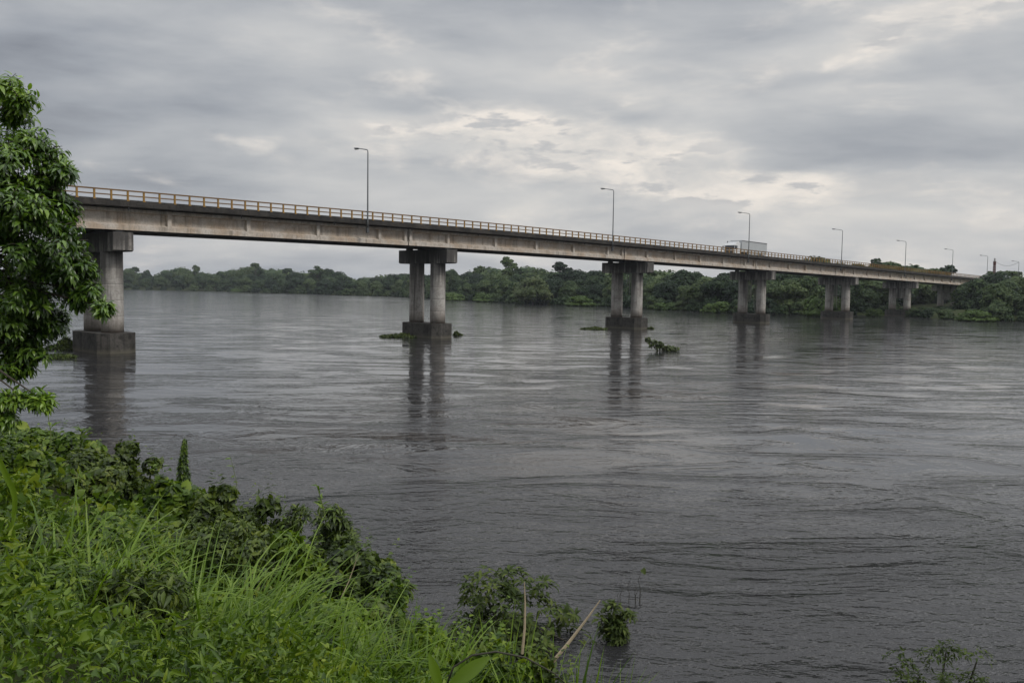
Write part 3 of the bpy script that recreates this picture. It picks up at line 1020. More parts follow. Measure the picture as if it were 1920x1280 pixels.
rows = [  # offset inland, spacing, kind, height range (None: from the skyline), name
    (0.5, 6.5, 'bush', (2.6, 5.2), 'riverside_bush', 'bush'),
    (7, 8.5, 'round', (7.5, 11.5), 'riverside_tree', 'tree'),
    (20, 10.5, 'round', None, 'forest_tree', 'tree'),
    (44, 15, 'mix', None, 'canopy_tree', 'tree')]
TONES = {'bush': ('low dense bush overhanging the water', 'low bushes along the far waterline'),
         'riverside_tree': ('mid height leafy tree of the front row', 'front row trees of the far bank'),
         'forest_tree': ('taller dark green tree of the second row', 'second row trees of the far bank'),
         'canopy_tree': ('tall tree whose crown forms the far skyline', 'skyline trees of the far bank')}
count = 0
for off, sp, kind, hr, name, cat in rows:
    s = 0.0
    while s < BS[-1]:
        p = bank_pt(s)
        dist = float(np.hypot(*p))
        step = sp * max(1.0, dist / 330) * rnd.uniform(0.8, 1.25)
        o2 = off * rnd.uniform(0.75, 1.3)
        q = p + INL * o2
        px, py = pix(q[0], q[1], 0)
        s += step
        if not (-330 < px < 2120):
            continue
        if hr is None:
            ty = np.interp(px, [a for a, b3 in SKYLINE], [b3 for a, b3 in SKYLINE])
            top = at(px, ty, q[1]).z
            h = (top - far_z(o2)) * (rnd.uniform(0.62, 0.95) if off < 30 else rnd.uniform(0.80, 1.06))
        else:
            h = rnd.uniform(*hr) * (1.0 + (0.25 if dist > 450 else 0))
        kk = kind
        if kind == 'mix':
            kk = rnd.choice(['round'] * 7 + ['umbrella', 'tall', 'tall'])
        wide = {'bush': 1.0, 'round': rnd.uniform(.85, 1.15), 'umbrella': 1.0, 'tall': 1.1}[kk]
        rad = 5.5 * h / 14 if kk != 'bush' else 3
        if not clear(q[0], q[1], rad * .8, h):
            continue
        if 1640 < px < 1815 and bridge_lt(q[0], q[1])[1] > 0:                 # the last piers stand in the open
            if kk != 'bush': continue
            h = min(h, 2.5)
        key = 'bush' if kk == 'bush' else name
        a, g = TONES[key]
        wh = where(px)
        plant(name, kk, q[0], q[1], far_z(o2) - 0.1, h, a + ', ' + wh, cat, g + ', ' + wh, wide)
        count += 1
print('far trees', count)

# trees in front of the bridge's far end, on the right
for px, py, Yd, lb in ((1835, 512, 246, 'dark leafy tree hiding the far end of the bridge railing'),
                       (1875, 500, 250, 'broad dark tree beside the bridge end, under the slim mast'),
                       (1915, 506, 240, 'broad dark tree at the right edge of the treeline'),
                       (1850, 540, 226, 'lower dark tree above the bright lime bush'),
                       (1822, 520, 256, 'small dark tree against the end of the bridge girder'),
                       (1895, 536, 222, 'lower dark tree right of the bright lime bush'),
                       (1935, 550, 216, 'low dark tree overhanging water at the frame edge'),
                       (1955, 510, 250, 'dark tree on the bank cut by the frame edge')):
    top = at(px, py, Yd)
    plant('bank_tree', 'round', top.x, top.y, 0.8, top.z - 0.8, lb, 'tree', 'trees before the bridge end', 0.95)

for t, y, h, lb in ((4.45, 16, 13.5, 'dark tree seen under the deck just left of the last visible pier'),
                    (4.9, 17, 13, 'dark tree directly behind the last visible pier'),
                    (5.3, 15, 12.5, 'dark tree seen under the deck right of the last visible pier'),
                    (5.75, 16, 12.5, 'dark tree behind the girder near the bridge end'),
                    (6.3, 17, 12, 'dark tree behind the deck where the bridge meets the bank'),
                    (5.1, 30, 14, 'tall dark tree rising behind the deck near the last visible pier')):
    p = bloc(t * SPAN, y, 0)
    plant('bank_tree', 'round', p.x, p.y, 1.2, h, lb, 'tree', 'trees behind the bridge end', 1.0)

# single trees one can tell apart
for px, py, Yd, key, wide, lb in (
        (955, 478, 410, 'tall', 1.0, 'slim dark tree standing tall above the treeline right of the second pier'),
        (1056, 488, 372, 'tall', 1.35, 'airy round headed tree above the treeline left of the third pier'),
        (478, 487, 700, 'umbrella', 0.62, 'tiny flat topped tree poking above the distant treeline'),
        (594, 490, 625, 'tall', 1.3, 'ragged tall tree above the treeline left of the second pier'),
        (614, 498, 625, 'round', 0.7, 'spreading tree beside the ragged tall tree on the skyline'),
        (848, 500, 440, 'round', 0.7, 'rounded treetop just right of the second pier cap'),
        (1526, 468, 268, 'round', 0.9, 'round dark treetop rising above the bridge railing right of the truck'),
        (1672, 480, 300, 'round', 0.95, 'round treetop above the railing beside the far lamps'),
        (1607, 484, 300, 'umbrella', 1.0, 'small treetop above the railing between two lamps'),
        (1748, 495, 310, 'umbrella', 1.0, 'feathery treetop above the railing near the bridge end'),
        (1775, 494, 312, 'tall', 1.2, 'spiky treetop behind the sixth street lamp'),
        (1866, 497, 340, 'tall', 1.0, 'narrow dark tree wrapped around the foot of the mast'),
        (1890, 500, 345, 'umbrella', 1.3, 'broad flat treetop right of the mast')):
    top = at(px, py, Yd)
    plant('emergent_tree', key, top.x, top.y, 2.0, top.z - 2.0, lb, 'tree', None, wide)
top = at(1000, 514, 340)
plant('spreading_tree', 'pale', top.x, top.y, 0.6, top.z - 0.6, 'large rounded pale olive tree at the waterline between the second and third piers', 'tree', None, 1.15)
for px, py, Yd, wide, lb in ((915, 548, 378, 1.5, 'bright lime green bush at the waterline right of the second pier'),
                             (1832, 580, 207, 1.6, 'bright lime green bush at the waterline near the bridge end'),
                             (1548, 556, 226, 1.0, 'yellow green bush beside the fifth pier'),
                             (1090, 553, 316, 1.5, 'yellow green bushy shrub left of the third pier'),
                             (1255, 566, 276, 1.9, 'low yellow green thicket right of the third pier'),
                             (1345, 565, 252, 1.5, 'low lime thicket left of the fourth pier'),
                             (850, 548, 405, 1.6, 'lime shrub seen just right of the second pier columns'),
                             (1640, 578, 236, 1.0, 'lime shrub left of the sixth pier'),
                             (450, 541, 668, 2.6, 'distant yellowish scrub at the waterline left of the second pier')):
    top = at(px, py, Yd)
    h = max(1.8, top.z)
    plant('waterside_shrub', 'lime', top.x, top.y, 0.0, h, lb, 'shrub', None, wide)

for px, py, Yd, wide, lb in ((1738, 577, 250, 1.8, 'dark low shrub between the feet of the last two piers'),
                             (1765, 575, 258, 1.6, 'dark low shrub at the foot of the last visible pier'),
                             (1795, 572, 252, 1.7, 'dark low shrub just right of the last visible pier'),
                             (1720, 580, 262, 1.5, 'dark low shrub behind the sixth pier footing'),
                             (1780, 584, 236, 1.5, 'dark low shrub at the water before the last visible pier')):
    top = at(px, py, Yd)
    plant('waterside_shrub', 'bush', top.x, top.y, 0.2, max(1.8, top.z), lb, 'shrub', None, wide)

for i, (px, Yd) in enumerate(((1712, 243), (1724, 236), (1736, 246), (1748, 238), (1756, 250), (1768, 240), (1778, 247), (1788, 238))):
    top = at(px, 577 + 3 * (i % 3), Yd)
    plant('waterside_shrub', 'bush', top.x, top.y, 0.1, max(1.6, top.z), 'dark low shrub of the row at the waterline under the end of the bridge', 'shrub',
          'shrubs under the bridge end', 1.7)

# distant wood behind, one mass
L = []
for s in np.arange(0, BS[-1], 9.0):
    p = bank_pt(s)
    for off in (70, 95):
        q = p + INL * (off + rnd.uniform(-8, 8))
        px, py = pix(q[0], q[1], 0)
        if not (-1100 < px < 2700): continue
        ty = np.interp(px, [a for a, b3 in SKYLINE], [b3 for a, b3 in SKYLINE]) + 8
        zt = max(6, at(px, ty, q[1]).z * rnd.uniform(.8, .98))
        r = rnd.uniform(5, 8)
        if not clear(q[0], q[1], r, zt): continue
        L.append(((q[0], q[1], zt - r * .7), (r, r, r * .7)))
        L.append(((q[0], q[1], zt * .45), (r * 1.1, r * 1.1, zt * .45)))
V, F = crown_mesh(L, 34000, 1.3, 0.85)
tag(link_mesh('distant_wood', V, F, 'far_leaf'), 'unbroken dark woodland behind the riverside trees', 'wood', None, 'stuff')

# mast and cable
mp = at(1862, 553, 345); mtop = at(1862, 484, 345).z
mast = thing('mast', 'slim dark mast with a pale top standing above the trees near the bridge end', 'mast', (mp.x, mp.y, 3))
hm = mtop - 3
for b0, b1, mm, nm in ((0, .30, 'mast_red', 'mast_section'), (.30, .62, 'mast_red', 'mast_section'), (.62, .88, 'mast_red', 'mast_section')):
    mb = MB()
    for sx, sy in ((-1, -1), (1, -1), (1, 1), (-1, 1)):
        mb.tube([(sx * .5 * (1 - b0 * .5), sy * .5 * (1 - b0 * .5), hm * b0), (sx * .5 * (1 - b1 * .5), sy * .5 * (1 - b1 * .5), hm * b1)], .12, 6)
    nst = 5
    for q in range(nst):
        z0 = hm * (b0 + (b1 - b0) * q / nst); z1 = hm * (b0 + (b1 - b0) * (q + 1) / nst)
        ww = .5 * (1 - (b0 + b1) * .25)
        for (ax, ay), (bx, by) in (((-1, -1), (1, -1)), ((1, -1), (1, 1)), ((1, 1), (-1, 1)), ((-1, 1), (-1, -1))):
            mb.tube([(ax * ww, ay * ww, z0), (bx * ww, by * ww, z1)], .07, 5)
            mb.tube([(bx * ww, by * ww, z0), (ax * ww, ay * ww, z1)], .07, 5)
    mb.build(nm, mm, mast)
MB().tube([(0, 0, hm * .87), (0, 0, hm * .93)], .55, 10).build('platform', 'mast_red', mast)
MB().tube([(0, 0, hm * .93), (0, 0, hm)], [.38, .28], 10).build('antenna_drum', 'mast_pale', mast)
a = Vector((mp.x, mp.y, mtop - 1.2)); b = bloc(6.55 * SPAN, -5.1, ztop(6.55 * SPAN) + 6.6)
mb = MB()
mb.tube([(a.lerp(b, q / 10) - a - Vector((0, 0, 1.6 * math.sin(math.pi * q / 10))))[:] for q in range(11)], .05, 5)
o = mb.build('overhead_cable', 'trim'); o.location = a
tag(o, 'thin overhead cable sagging from the mast to the farthest lamp', 'cable')


# ------------------------------------------------------------------ floating plants at the piers
def float_mat(px, py, wpx, hpx, label, n=500, tall=0.5, name='floating_plants'):
    d = _f + _r * ((px - 960) / FPX) - _u * ((py - 640) / FPX)
    P0 = Vector((0, 0, CAMZ)) + d * (-CAMZ / d.z)
    wm = wpx * P0.y / FPX
    hm2 = tall
    x = rng.uniform(-1, 1, n); y = rng.uniform(-1, 1, n)
    okk = x * x + y * y < 1
    x, y = x[okk], y[okk]
    hgt = hm2 * (1 - (x * x + y * y)) * (0.4 + 0.6 * (np.sin(x * 4 + px) * .5 + .5))
    P = np.stack([x * wm / 2, y * wm * .35, rng.random(len(x)) * hgt + .02], 1)
    D = unit(rand_dir(len(x)) + np.array([0, 0, .8]))
    V, F = leaves('heart', P, D, rand_dir(len(x)) + np.array([0, -.3, .5]), rng.uniform(.16, .38, len(x)))
    v2 = ICO[0] * np.array([wm * .46, wm * .30, max(.08, hm2 * .25)])
    V, F = join([(V, F), (v2, ICO[1])])
    o = link_mesh(name, V, F, 'hyacinth')
    o.location = (P0.x, P0.y, 0.0)
    return tag(o, label, 'plants', 'plants caught against the bridge piers')


float_mat(120, 655, 60, 30, 'leafy floating plants heaped against the first bridge pier', 900, 1.3)
float_mat(118, 671, 50, 6, 'thin floating raft of weed in front of the first bridge pier', 350, .22)
float_mat(748, 632, 70, 10, 'low mat of floating weed left of the second pier footing', 700, .5)
float_mat(858, 629, 15, 8, 'small leafy clump right of the second pier footing', 220, .6)
float_mat(1113, 617.5, 50, 8, 'flat dark floating weed left of the third pier footing', 500, .4)
float_mat(1219, 617, 12, 5, 'tiny clump of weed right of the third pier footing', 200, .4)



# ------------------------------------------------------------------ shrubs standing in the water and on the near bank
def leafy(P, D, N, kind, size, width):
    return leaves(kind, P, D, N, size, width)


def whorls(C, A, nl, size, kind='lance', width=.32, droop=.5, spread=1.0):
    """rosettes of nl leaves at tips C pointing along A"""
    n = len(C)
    A = unit(A)
    ref = unit(np.cross(A, rand_dir(n)))
    oth = np.cross(A, ref)
    Ps, Ds, Ns, Ss = [], [], [], []
    for i in range(nl):
        ph = 2 * math.pi * i / nl + rng.uniform(-.3, .3, n)
        rad = ref * np.cos(ph)[:, None] + oth * np.sin(ph)[:, None]
        D = unit(rad * spread + A * rng.uniform(0.1, .9, n)[:, None] + np.array([0, 0, -droop]))
        Ps.append(C + D * 0.03 - A * rng.uniform(0, .10, n)[:, None]); Ds.append(D)
        Ns.append(unit(A + np.array([0, 0, .8]) + .25 * rand_dir(n)))
        Ss.append(size * rng.uniform(.65, 1.15, n))
    return leaves(kind, np.concatenate(Ps), np.concatenate(Ds), np.concatenate(Ns), np.concatenate(Ss), width)


def lobe_points(lobes, n, inner=0.55, up=0.5):
    c = np.array([l[0] for l in lobes]); r = np.array([l[1] for l in lobes])
    area = (r.prod(1)) ** .67
    idx = rng.choice(len(lobes), n, p=area / area.sum())
    d = rand_dir(n)
    flip = (rng.random(n) < up) & (d[:, 2] < 0)
    d[flip, 2] *= -1
    P = c[idx] + d * r[idx] * (rng.uniform(inner, 1.05, n) ** .6)[:, None]
    return P, d


def shrub(name, label, px, py, Yd, wpx, leaf='heart', size=.10, width=1.0, n=2500, m='vine', stem='stem', cat='shrub', group=None,
          seed=0, flat=False, base=None, nl=9, sticks=5, whorl=False, inner=.6, low=False):
    rd = random.Random(seed + int(px) * 7 + int(py))
    top = at(px, py, Yd)
    gz = float(ground_z(top.x, top.y)) if base is None else base
    gz = max(gz, -0.6)
    H = max(.5, top.z - gz)
    W = wpx * Yd / FPX / 2
    t = thing(name, label, cat, (top.x, top.y, gz), 0, group)
    L = []
    for i in range(nl):
        a = rd.uniform(0, 6.28); q = math.sqrt(rd.random()) * .72
        rr = W * rd.uniform(.17, .36)
        z = H * (rd.uniform(.25, 1.0) - .40 * q * q)
        L.append(((q * W * math.cos(a), q * W * math.sin(a) * .8, max(z - rr * .5, .1)), (rr, rr, rr * rd.uniform(.7, 1.0))))
    rr = W * .30
    L.append(((rd.uniform(-.2, .2) * W, 0, H - rr * .75), (rr, rr, rr * .75)))
    rr = W * .55
    L.append(((0, 0, H * .35), (rr, rr * .8, H * .4)))
    if low:                                                     # a straggling row of tufts, highest at one end
        L = []
        for i in range(nl):
            q = -1 + 2 * i / (nl - 1)
            rr = W * rd.uniform(.07, .16)
            L.append(((q * W, rd.uniform(-.3, .3) * W, H * max(.22, (.80 - .45 * (q + 1) / 1.4) * rd.uniform(.6, 1.15))), (rr, rr, rr * 1.3)))
    if whorl:
        P, d = lobe_points(L, n, .7, .7)
        V, F = whorls(P, unit(d + np.array([0, 0, .7])), 8, size, leaf, width, .35)
    else:
        P, d = lobe_points(L, n, inner, .6)
        D = unit(np.cross(d, rand_dir(n)) + .5 * d + np.array([0, 0, -.55]))
        V, F = leaves(leaf, P, D, unit(d + .6 * rand_dir(n) + np.array([0, 0, .5])), size * rng.uniform(.55, 1.3, n), width)
    shoots = []
    if not whorl and Yd < 40:                                   # young shoots standing out of the mass
        for i in range(26):
            c2, r2 = L[rd.randrange(len(L) - 1)]
            q0 = np.array(c2) + np.array([rd.uniform(-1, 1) * r2[0], rd.uniform(-1, 1) * r2[1], r2[2] * .5])
            dd = np.array([rd.uniform(-.5, .5), rd.uniform(-.5, .5), 1.0]) * rd.uniform(.2, .5)
            k2 = 9
            uu = np.linspace(.1, 1, k2)
            Pq = q0 + uu[:, None] * dd + .02 * rng.normal(size=(k2, 3))
            Dq = unit(rand_dir(k2) * np.array([1, 1, .3]) + np.array([0, 0, .1]))
            shoots.append(leaves(leaf, Pq, Dq, rand_dir(k2) * .4 + np.array([0, 0, 1.0]), size * (1.1 - .6 * uu), width * .8))
        V, F = join([(V, F)] + shoots)
    link_mesh('foliage', V, F, m, t)
    mb = MB()
    for i in range(sticks):
        c2, r2 = L[i % len(L)]
        bx, by = rd.uniform(-.25, .25) * W, rd.uniform(-.25, .25) * W
        mb.tube([(bx, by, -.3), ((bx + c2[0]) / 2 + rd.uniform(-.1, .1) * W, (by + c2[1]) / 2, H * .35), (c2[0], c2[1], c2[2])], [.022 * H, .016 * H, .007 * H], 6)
    mb.build('stems', stem, t)
    return t


# in the water
shrub('water_bush', 'dark round bush standing in the water beyond the grass', 975, 1062, 15.6, 305, 'lance', .18, .36, 300, 'water_bush', 'darkstem',
      base=-0.3, nl=22, sticks=9, whorl=True, seed=3)
shrub('water_bush', 'small half drowned bush right of the round water bush', 1150, 1128, 15.5, 90, 'lance', .15, .36, 120, 'water_bush', 'darkstem',
      base=-.2, nl=6, sticks=5, whorl=True, seed=5)
shrub('water_bush', 'leafy shrub rising from the water at the bottom right', 1790, 1200, 12.9, 210, 'lance', .100, .34, 190, 'water_bush', 'darkstem',
      base=-.4, nl=24, sticks=8, whorl=True, seed=9)
shrub('water_bush', 'smaller leaning shrub beside the bottom right water shrub', 1700, 1200, 13.0, 120, 'lance', .100, .34, 90, 'water_bush', 'darkstem',
      base=-.4, nl=14, sticks=6, whorl=True, seed=12)
shrub('water_bush', 'low straggling shrub standing in the river right of the third pier', 1242, 633, 91, 54, 'heart', .30, .9, 330, 'hyacinth', 'darkstem',
      base=-.2, nl=16, sticks=14, seed=2, low=True)
P0 = at(1192, 1133, 17.4)
# (the twigs' own leaf sits on the tallest)
tw = thing('drowned_twigs', 'bare thin twigs with one leaf poking out of the water', 'twigs', (P0.x, P0.y, 0))
mb = MB()
for x, lean, hh in ((-.30, -.06, .45), (-.16, .05, .55), (.02, -.05, .42), (.06, .06, .75), (-.02, .02, .35), (.1, -.02, .3), (-.38, .03, .25)):
    mb.tube([(x, 0, -.3), (x + lean * .5, .03, hh * .4), (x + lean * -.3, 0, hh * .7), (x + lean, 0, hh)], [.006, .006, .005, .003], 5)
mb.build('twig', 'darkstem', tw)
V, F = leaves('heart', np.array([(.12, 0, .75)]), np.array([(.4, 0, -.7)]), np.array([(.2, -1, .3)]), [.15], .8)
link_mesh('leaf', V, F, 'hyacinth', tw)

# on the bank
G1 = 'vine covered shrubs on the near bank'
for i, a in enumerate([
        ('leafy yellow green shrub at the left edge, under the tree', 40, 806, 20, 190, 'heart', .13, 1.0, 4200, 'vine'),
        ('vine smothered shrub topped by thin tendrils near the left edge', 140, 812, 18, 170, 'heart', .12, 1.0, 3600, 'vine'),
        ('rounded vine covered shrub left of the vine column', 243, 828, 17, 120, 'heart', .12, .9, 3200, 'vine_dark'),
        ('mound of large heart shaped vine leaves below the vine column', 318, 905, 14.5, 170, 'heart', .16, 1.0, 3400, 'vine'),
        ('low vine mound right of the heart leaf mound', 420, 912, 14.2, 150, 'heart', .14, .95, 3000, 'vine_dark'),
        ('browned shrub on the bank edge with mixed narrow leaves', 500, 935, 13.2, 130, 'lance', .14, .42, 3000, 'vine_dark'),
        ('dark tangled shrub in the middle of the left bank', 120, 905, 14.0, 280, 'heart', .10, .8, 5200, 'vine_dark'),
        ('pale leaved shrub hanging over the bank centre', 545, 1000, 11.2, 170, 'lance', .13, .42, 4200, 'lime'),
        ('low leafy mound at the far left of the bank', 10, 940, 12.0, 200, 'heart', .12, .9, 3200, 'vine'),
        ('dark leaf mound in the lower left corner', 60, 1120, 8.0, 260, 'lance', .12, .34, 3600, 'vine_dark'),
        ('dark leaved shrub behind the large grass clump', 330, 1000, 11.5, 240, 'heart', .12, .9, 4200, 'vine_dark'),
        ('bright leafy weeds right of the large grass clump', 620, 1130, 8.6, 220, 'heart', .085, .9, 4600, 'lime'),
        ('low bright weeds at the bottom behind the broad leaf plant', 800, 1190, 7.6, 190, 'heart', .08, .9, 3800, 'lime'),
        ('tangle of small leaves left of the reed blades', 940, 1205, 7.4, 150, 'heart', .08, .9, 2600, 'vine'),
        ('dark leaf tangle at the bottom near the dry stalks', 1030, 1235, 7.0, 120, 'heart', .08, .9, 1800, 'vine_dark'),
        ('dark dead leaf tangle at the bottom edge of the bank', 235, 1200, 6.6, 230, 'lance', .10, .3, 3000, 'vine_dark'),
        ('leafy shrub filling the bank corner under the feathery shrub', 665, 1025, 11.6, 180, 'heart', .10, .9, 4200, 'vine_dark'),
        ('low leafy shrub at the water edge below the glossy corner shrub', 735, 1110, 10.6, 110, 'heart', .10, .9, 2600, 'vine'),
        ('broad leafy weeds spreading under the glossy corner shrub', 700, 1120, 9.6, 170, 'lance', .12, .42, 3200, 'vine_dark'),
        ('low weeds tapering down the bank toward the round water bush', 800, 1165, 9.4, 120, 'heart', .085, .9, 2600, 'vine'),
        ('small weeds at the foot of the bank before the round water bush', 870, 1195, 9.0, 120, 'heart', .08, .9, 2200, 'vine_dark'),
        ('fine leaved dark shrub on the slope above the largest grass clump', 420, 985, 11.0, 260, 'lance', .10, .40, 5200, 'vine_dark'),
        ('yellow tipped shrub on the slope left of the grass clump', 190, 1010, 9.6, 240, 'heart', .085, .9, 5000, 'vine'),
        ('narrow leaved weeds in the lowest left corner of the photo', 70, 1225, 5.4, 300, 'lance', .09, .26, 4200, 'vine'),
        ('dark narrow leaved weeds under the largest grass clump', 250, 1262, 5.3, 260, 'lance', .08, .30, 3000, 'vine_dark'),
        ('weeds at the bottom edge right of the grass clump', 560, 1215, 6.4, 200, 'heart', .075, .9, 3200, 'vine')]):
    shrub('vine_shrub', a[0], a[1], a[2], a[3], a[4], a[5], a[6], a[7], a[8], a[9], 'stem', 'shrub', G1, seed=i, nl=20)
shrub('feathery_shrub', 'fine leaved shrub joining the browned shrub to the feathery one', 560, 948, 13.0, 140, 'lance', .13, .30, 420, 'vine_dark', 'darkstem',
      whorl=True, nl=14, sticks=6, seed=21)
shrub('feathery_shrub', 'fine leaved shrub below the feathery one, nearer the water', 655, 1005, 12.0, 120, 'lance', .13, .30, 380, 'vine_dark', 'darkstem',
      whorl=True, nl=14, sticks=6, seed=22)
shrub('feathery_shrub', 'feathery shrub with drooping narrow leaves leaning over the water', 612, 950, 12.6, 180, 'lance', .15, .26, 650, 'vine_dark', 'darkstem',
      whorl=True, nl=12, sticks=7, seed=4)
shrub('feathery_shrub', 'dark glossy shrub on the bank corner above the water', 722, 1062, 11.3, 150, 'lance', .15, .32, 600, 'vine_dark', 'darkstem',
      whorl=True, nl=8, sticks=6, seed=8)

# the vine column
top = at(346, 822, 16.2)
gz = float(ground_z(top.x, top.y))
H = top.z - gz
t = thing('vine_column', 'narrow upright post of leaves, a vine climbing a dead stem', 'vine', (top.x, top.y, gz))
n = 900
z = rng.uniform(.15, 1, n) ** .8 * H
a = rng.uniform(0, 6.28, n)
rr = .115 * (1.15 - .95 * (z / H) ** 2) * rng.uniform(.6, 1.1, n)
P = np.stack([rr * np.cos(a) + .03 * np.sin(z * 3), rr * np.sin(a), z], 1)
D = np.stack([np.cos(a) * .7, np.sin(a) * .7, -np.ones(n) * rng.uniform(.2, .9, n)], 1)
V, F = leaves('heart', P, D, np.stack([np.cos(a), np.sin(a), np.ones(n) * .6], 1), rng.uniform(.08, .14, n) * (1.1 - .75 * (z / H) ** 2), .7)
link_mesh('foliage', V, F, 'vine', t)
MB().tube([(0, 0, -.2), (.02, 0, H * .5), (0, 0, H * .97)], [.03, .025, .008], 6).build('stems', 'darkstem', t)


# grass clumps
def clump(label, px, py, Yd, n, lmin, lmax, width, spread=.35, lean=.25, bend=1.3, m='grass', seed=0, basez=None, azc=None):
    """py is where the clump's foot would be seen"""
    g = at(px, py, Yd)
    gz = float(ground_z(g.x, g.y)) if basez is None else basez
    t = thing('grass_clump', label, 'grass clump', (g.x, g.y, gz), 0, 'tall grass clumps on the near bank')
    a = rng.uniform(0, 6.28, n) if azc is None else azc + rng.normal(0, .7, n)
    q = np.sqrt(rng.random(n)) * spread
    P = np.stack([np.cos(a) * q + rng.normal(0, .05, n), np.sin(a) * q + rng.normal(0, .05, n), np.full(n, -.05)], 1)
    V, F = blades(P, a + rng.normal(0, .5, n), rng.uniform(lmin, lmax, n), lean * rng.uniform(.3, 1.7, n) * (.7 + q / spread),
                  bend * rng.uniform(.15, 1.25, n), width * rng.uniform(.55, 1.25, n), 8, rng.normal(0, .5, n))
    link_mesh('blades', V, F, m, t)
    return t


clump('largest clump of long arching bright grass in the foreground', 350, 1240, 6.2, 620, .65, 1.4, .026, .85, .6, 1.9)
clump('arching bright grass right beside the largest clump', 500, 1240, 6.5, 260, .5, 1.15, .022, .5, .6, 1.9)
clump('long arching grass spilling over the lowest left corner', 110, 1290, 5.6, 170, .6, 1.25, .022, .6, .6, 1.8)
clump('arching grass at the bottom edge under the bright weeds', 590, 1290, 5.8, 160, .5, 1.1, .018, .5, .5, 1.7)
clump('long arching grass on the slope above the left corner', 120, 1130, 8.4, 120, .7, 1.4, .024, .6, .6, 1.9)
clump('long bladed grass leaning in at the left edge', 20, 1180, 6.6, 90, .6, 1.15, .026, .35, .4, 1.4)
clump('arching grass left of the largest clump', 210, 1240, 6.2, 130, .5, 1.05, .028, .45, .5, 1.7)
clump('upright thin grass right of the largest clump', 690, 1240, 7.0, 70, .6, 1.15, .020, .35, .2, 1.0)
clump('grass tuft at the bottom centre beside the broad leaf', 760, 1270, 6.2, 150, .5, 1.0, .018, .4, .25, 1.0)
clump('tall reedy grass beside the dry stalks', 1050, 1300, 6.6, 60, .9, 1.45, .034, .3, .16, .6)
clump('reedy grass in front of the round water bush', 930, 1290, 7.0, 80, .8, 1.25, .024, .5, .15, .7)
clump('last grass tuft at the right end of the bank', 1110, 1300, 6.4, 60, .9, 1.35, .022, .25, .18, .8)
clump('bent yellowing grass below the pale leaved shrub', 560, 1180, 8.0, 70, .5, 1.0, .018, .4, .35, 1.4, 'lime')
clump('grass tuft between the shrubs on the upper bank', 250, 1090, 10.0, 60, .5, 1.0, .020, .5, .4, 1.6)
clump('reeds behind the bright weeds', 860, 1250, 7.8, 50, .8, 1.3, .022, .4, .12, .6)

# tall single stems
def stem_plant(label, px0, py0, px1, py1, Yd, leafn=8, sz=.12, m='grass', thick=.010, name='tall_stem', mat2='stem'):
    a, b = at(px0, py0, Yd), at(px1, py1, Yd)
    t = thing(name, label, 'stem', a)
    d = b - a
    side = Vector((.08 * d.length, .05, 0))
    pts = [(0, 0, 0), (d * .35 + side * .3)[:], (d * .7 + side * .25)[:], d[:]]
    MB().tube(pts, [thick, thick * .85, thick * .6, thick * .25], 6).build('stem', mat2, t)
    if leafn:
        u = rng.uniform(.3, 1.0, leafn)
        P = np.array([(d * float(q) + side * .25)[:] for q in u])
        D = unit(rand_dir(leafn) * np.array([1, .6, .3]) + np.array([0, 0, .35]))
        V, F = leaves('lance', P, D, np.array([[0, -.4, 1.0]] * leafn) + .3 * rand_dir(leafn), sz * rng.uniform(.6, 1.2, leafn), .22)
        link_mesh('leaf', V, F, m, t)
    return t


stem_plant('thin leafy stem sticking up above the feathery shrub', 612, 985, 592, 905, 12.4, 16, .16)
stem_plant('hair thin seed stem over the vine mounds', 446, 930, 430, 850, 14, 3, .12, thick=.006)
stem_plant('blade pair standing above the left shrub against the water', 96, 830, 82, 745, 17, 4, .35, thick=.012)
stem_plant('leafy sprig beside the first pier reflection', 150, 850, 152, 805, 17, 22, .22, 'vine', .01)
stem_plant('upright pale dry stalk in front of the round water bush', 979, 1225, 983, 1090, 7.4, 0, 0, thick=.013, name='dry_stalk', mat2='straw')
stem_plant('thin brown dead stem among the weeds on the bank centre', 640, 1120, 672, 1035, 9.0, 0, 0, thick=.007, name='dry_stalk', mat2='straw')
stem_plant('long slanting dry stalk leaning over the water', 1028, 1250, 1125, 1125, 7.0, 0, 0, thick=.017, name='dry_stalk', mat2='straw')
mb = MB()
o0 = at(835, 1290, 5.0)
pts = [(at(px, py, 5.0) - o0)[:] for px, py in ((835, 1290), (850, 1250), (885, 1228), (930, 1221), (985, 1232), (1040, 1262), (1070, 1290))]
mb.tube(pts, [.006, .006, .006, .006, .0055, .0045, .003], 7)
o = mb.build('arching_stem', 'darkstem', None, True); o.location = o0
tag(o, 'dark stem arching low across the bottom of the bank', 'stem')
# broad leaf plant
b0 = at(850, 1330, 4.6)
t = thing('broad_leaf_plant', 'plant with two large bright green oval leaves at the bottom edge', 'plant', b0)
for (pxa, pya, pxb, pyb, wd) in ((842, 1288, 915, 1230, .25), (826, 1290, 806, 1228, .24)):
    A, B = at(pxa, pya, 4.6) - b0, at(pxb, pyb, 4.6) - b0
    L_ = (B - A).length
    vs, fs = [], []
    dirv = (B - A).normalized()
    across = dirv.cross(Vector((0, -.75, .66))).normalized()
    nn = across.cross(dirv)
    for i in range(9):
        u = i / 8
        ww = L_ * wd * math.sin(math.pi * min(1, u * .93 + .04)) ** .8 * .62
        c = A + dirv * (L_ * u) + nn * (-.10 * L_ * u * u)
        for s2 in (-1, -.5, 0, .5, 1):
            vs.append((c + across * ww * s2 + nn * abs(s2) * ww * .22)[:])
    for i in range(8):
        for j in range(4):
            fs.append((i * 5 + j, i * 5 + j + 1, i * 5 + 6 + j, i * 5 + 5 + j))
    link_mesh('leaf', vs, fs, 'lime', t, True)
    MB().tube([(0, 0, 0), tuple(A * .6), tuple(A)], .006, 6).build('stem', 'stem', t)
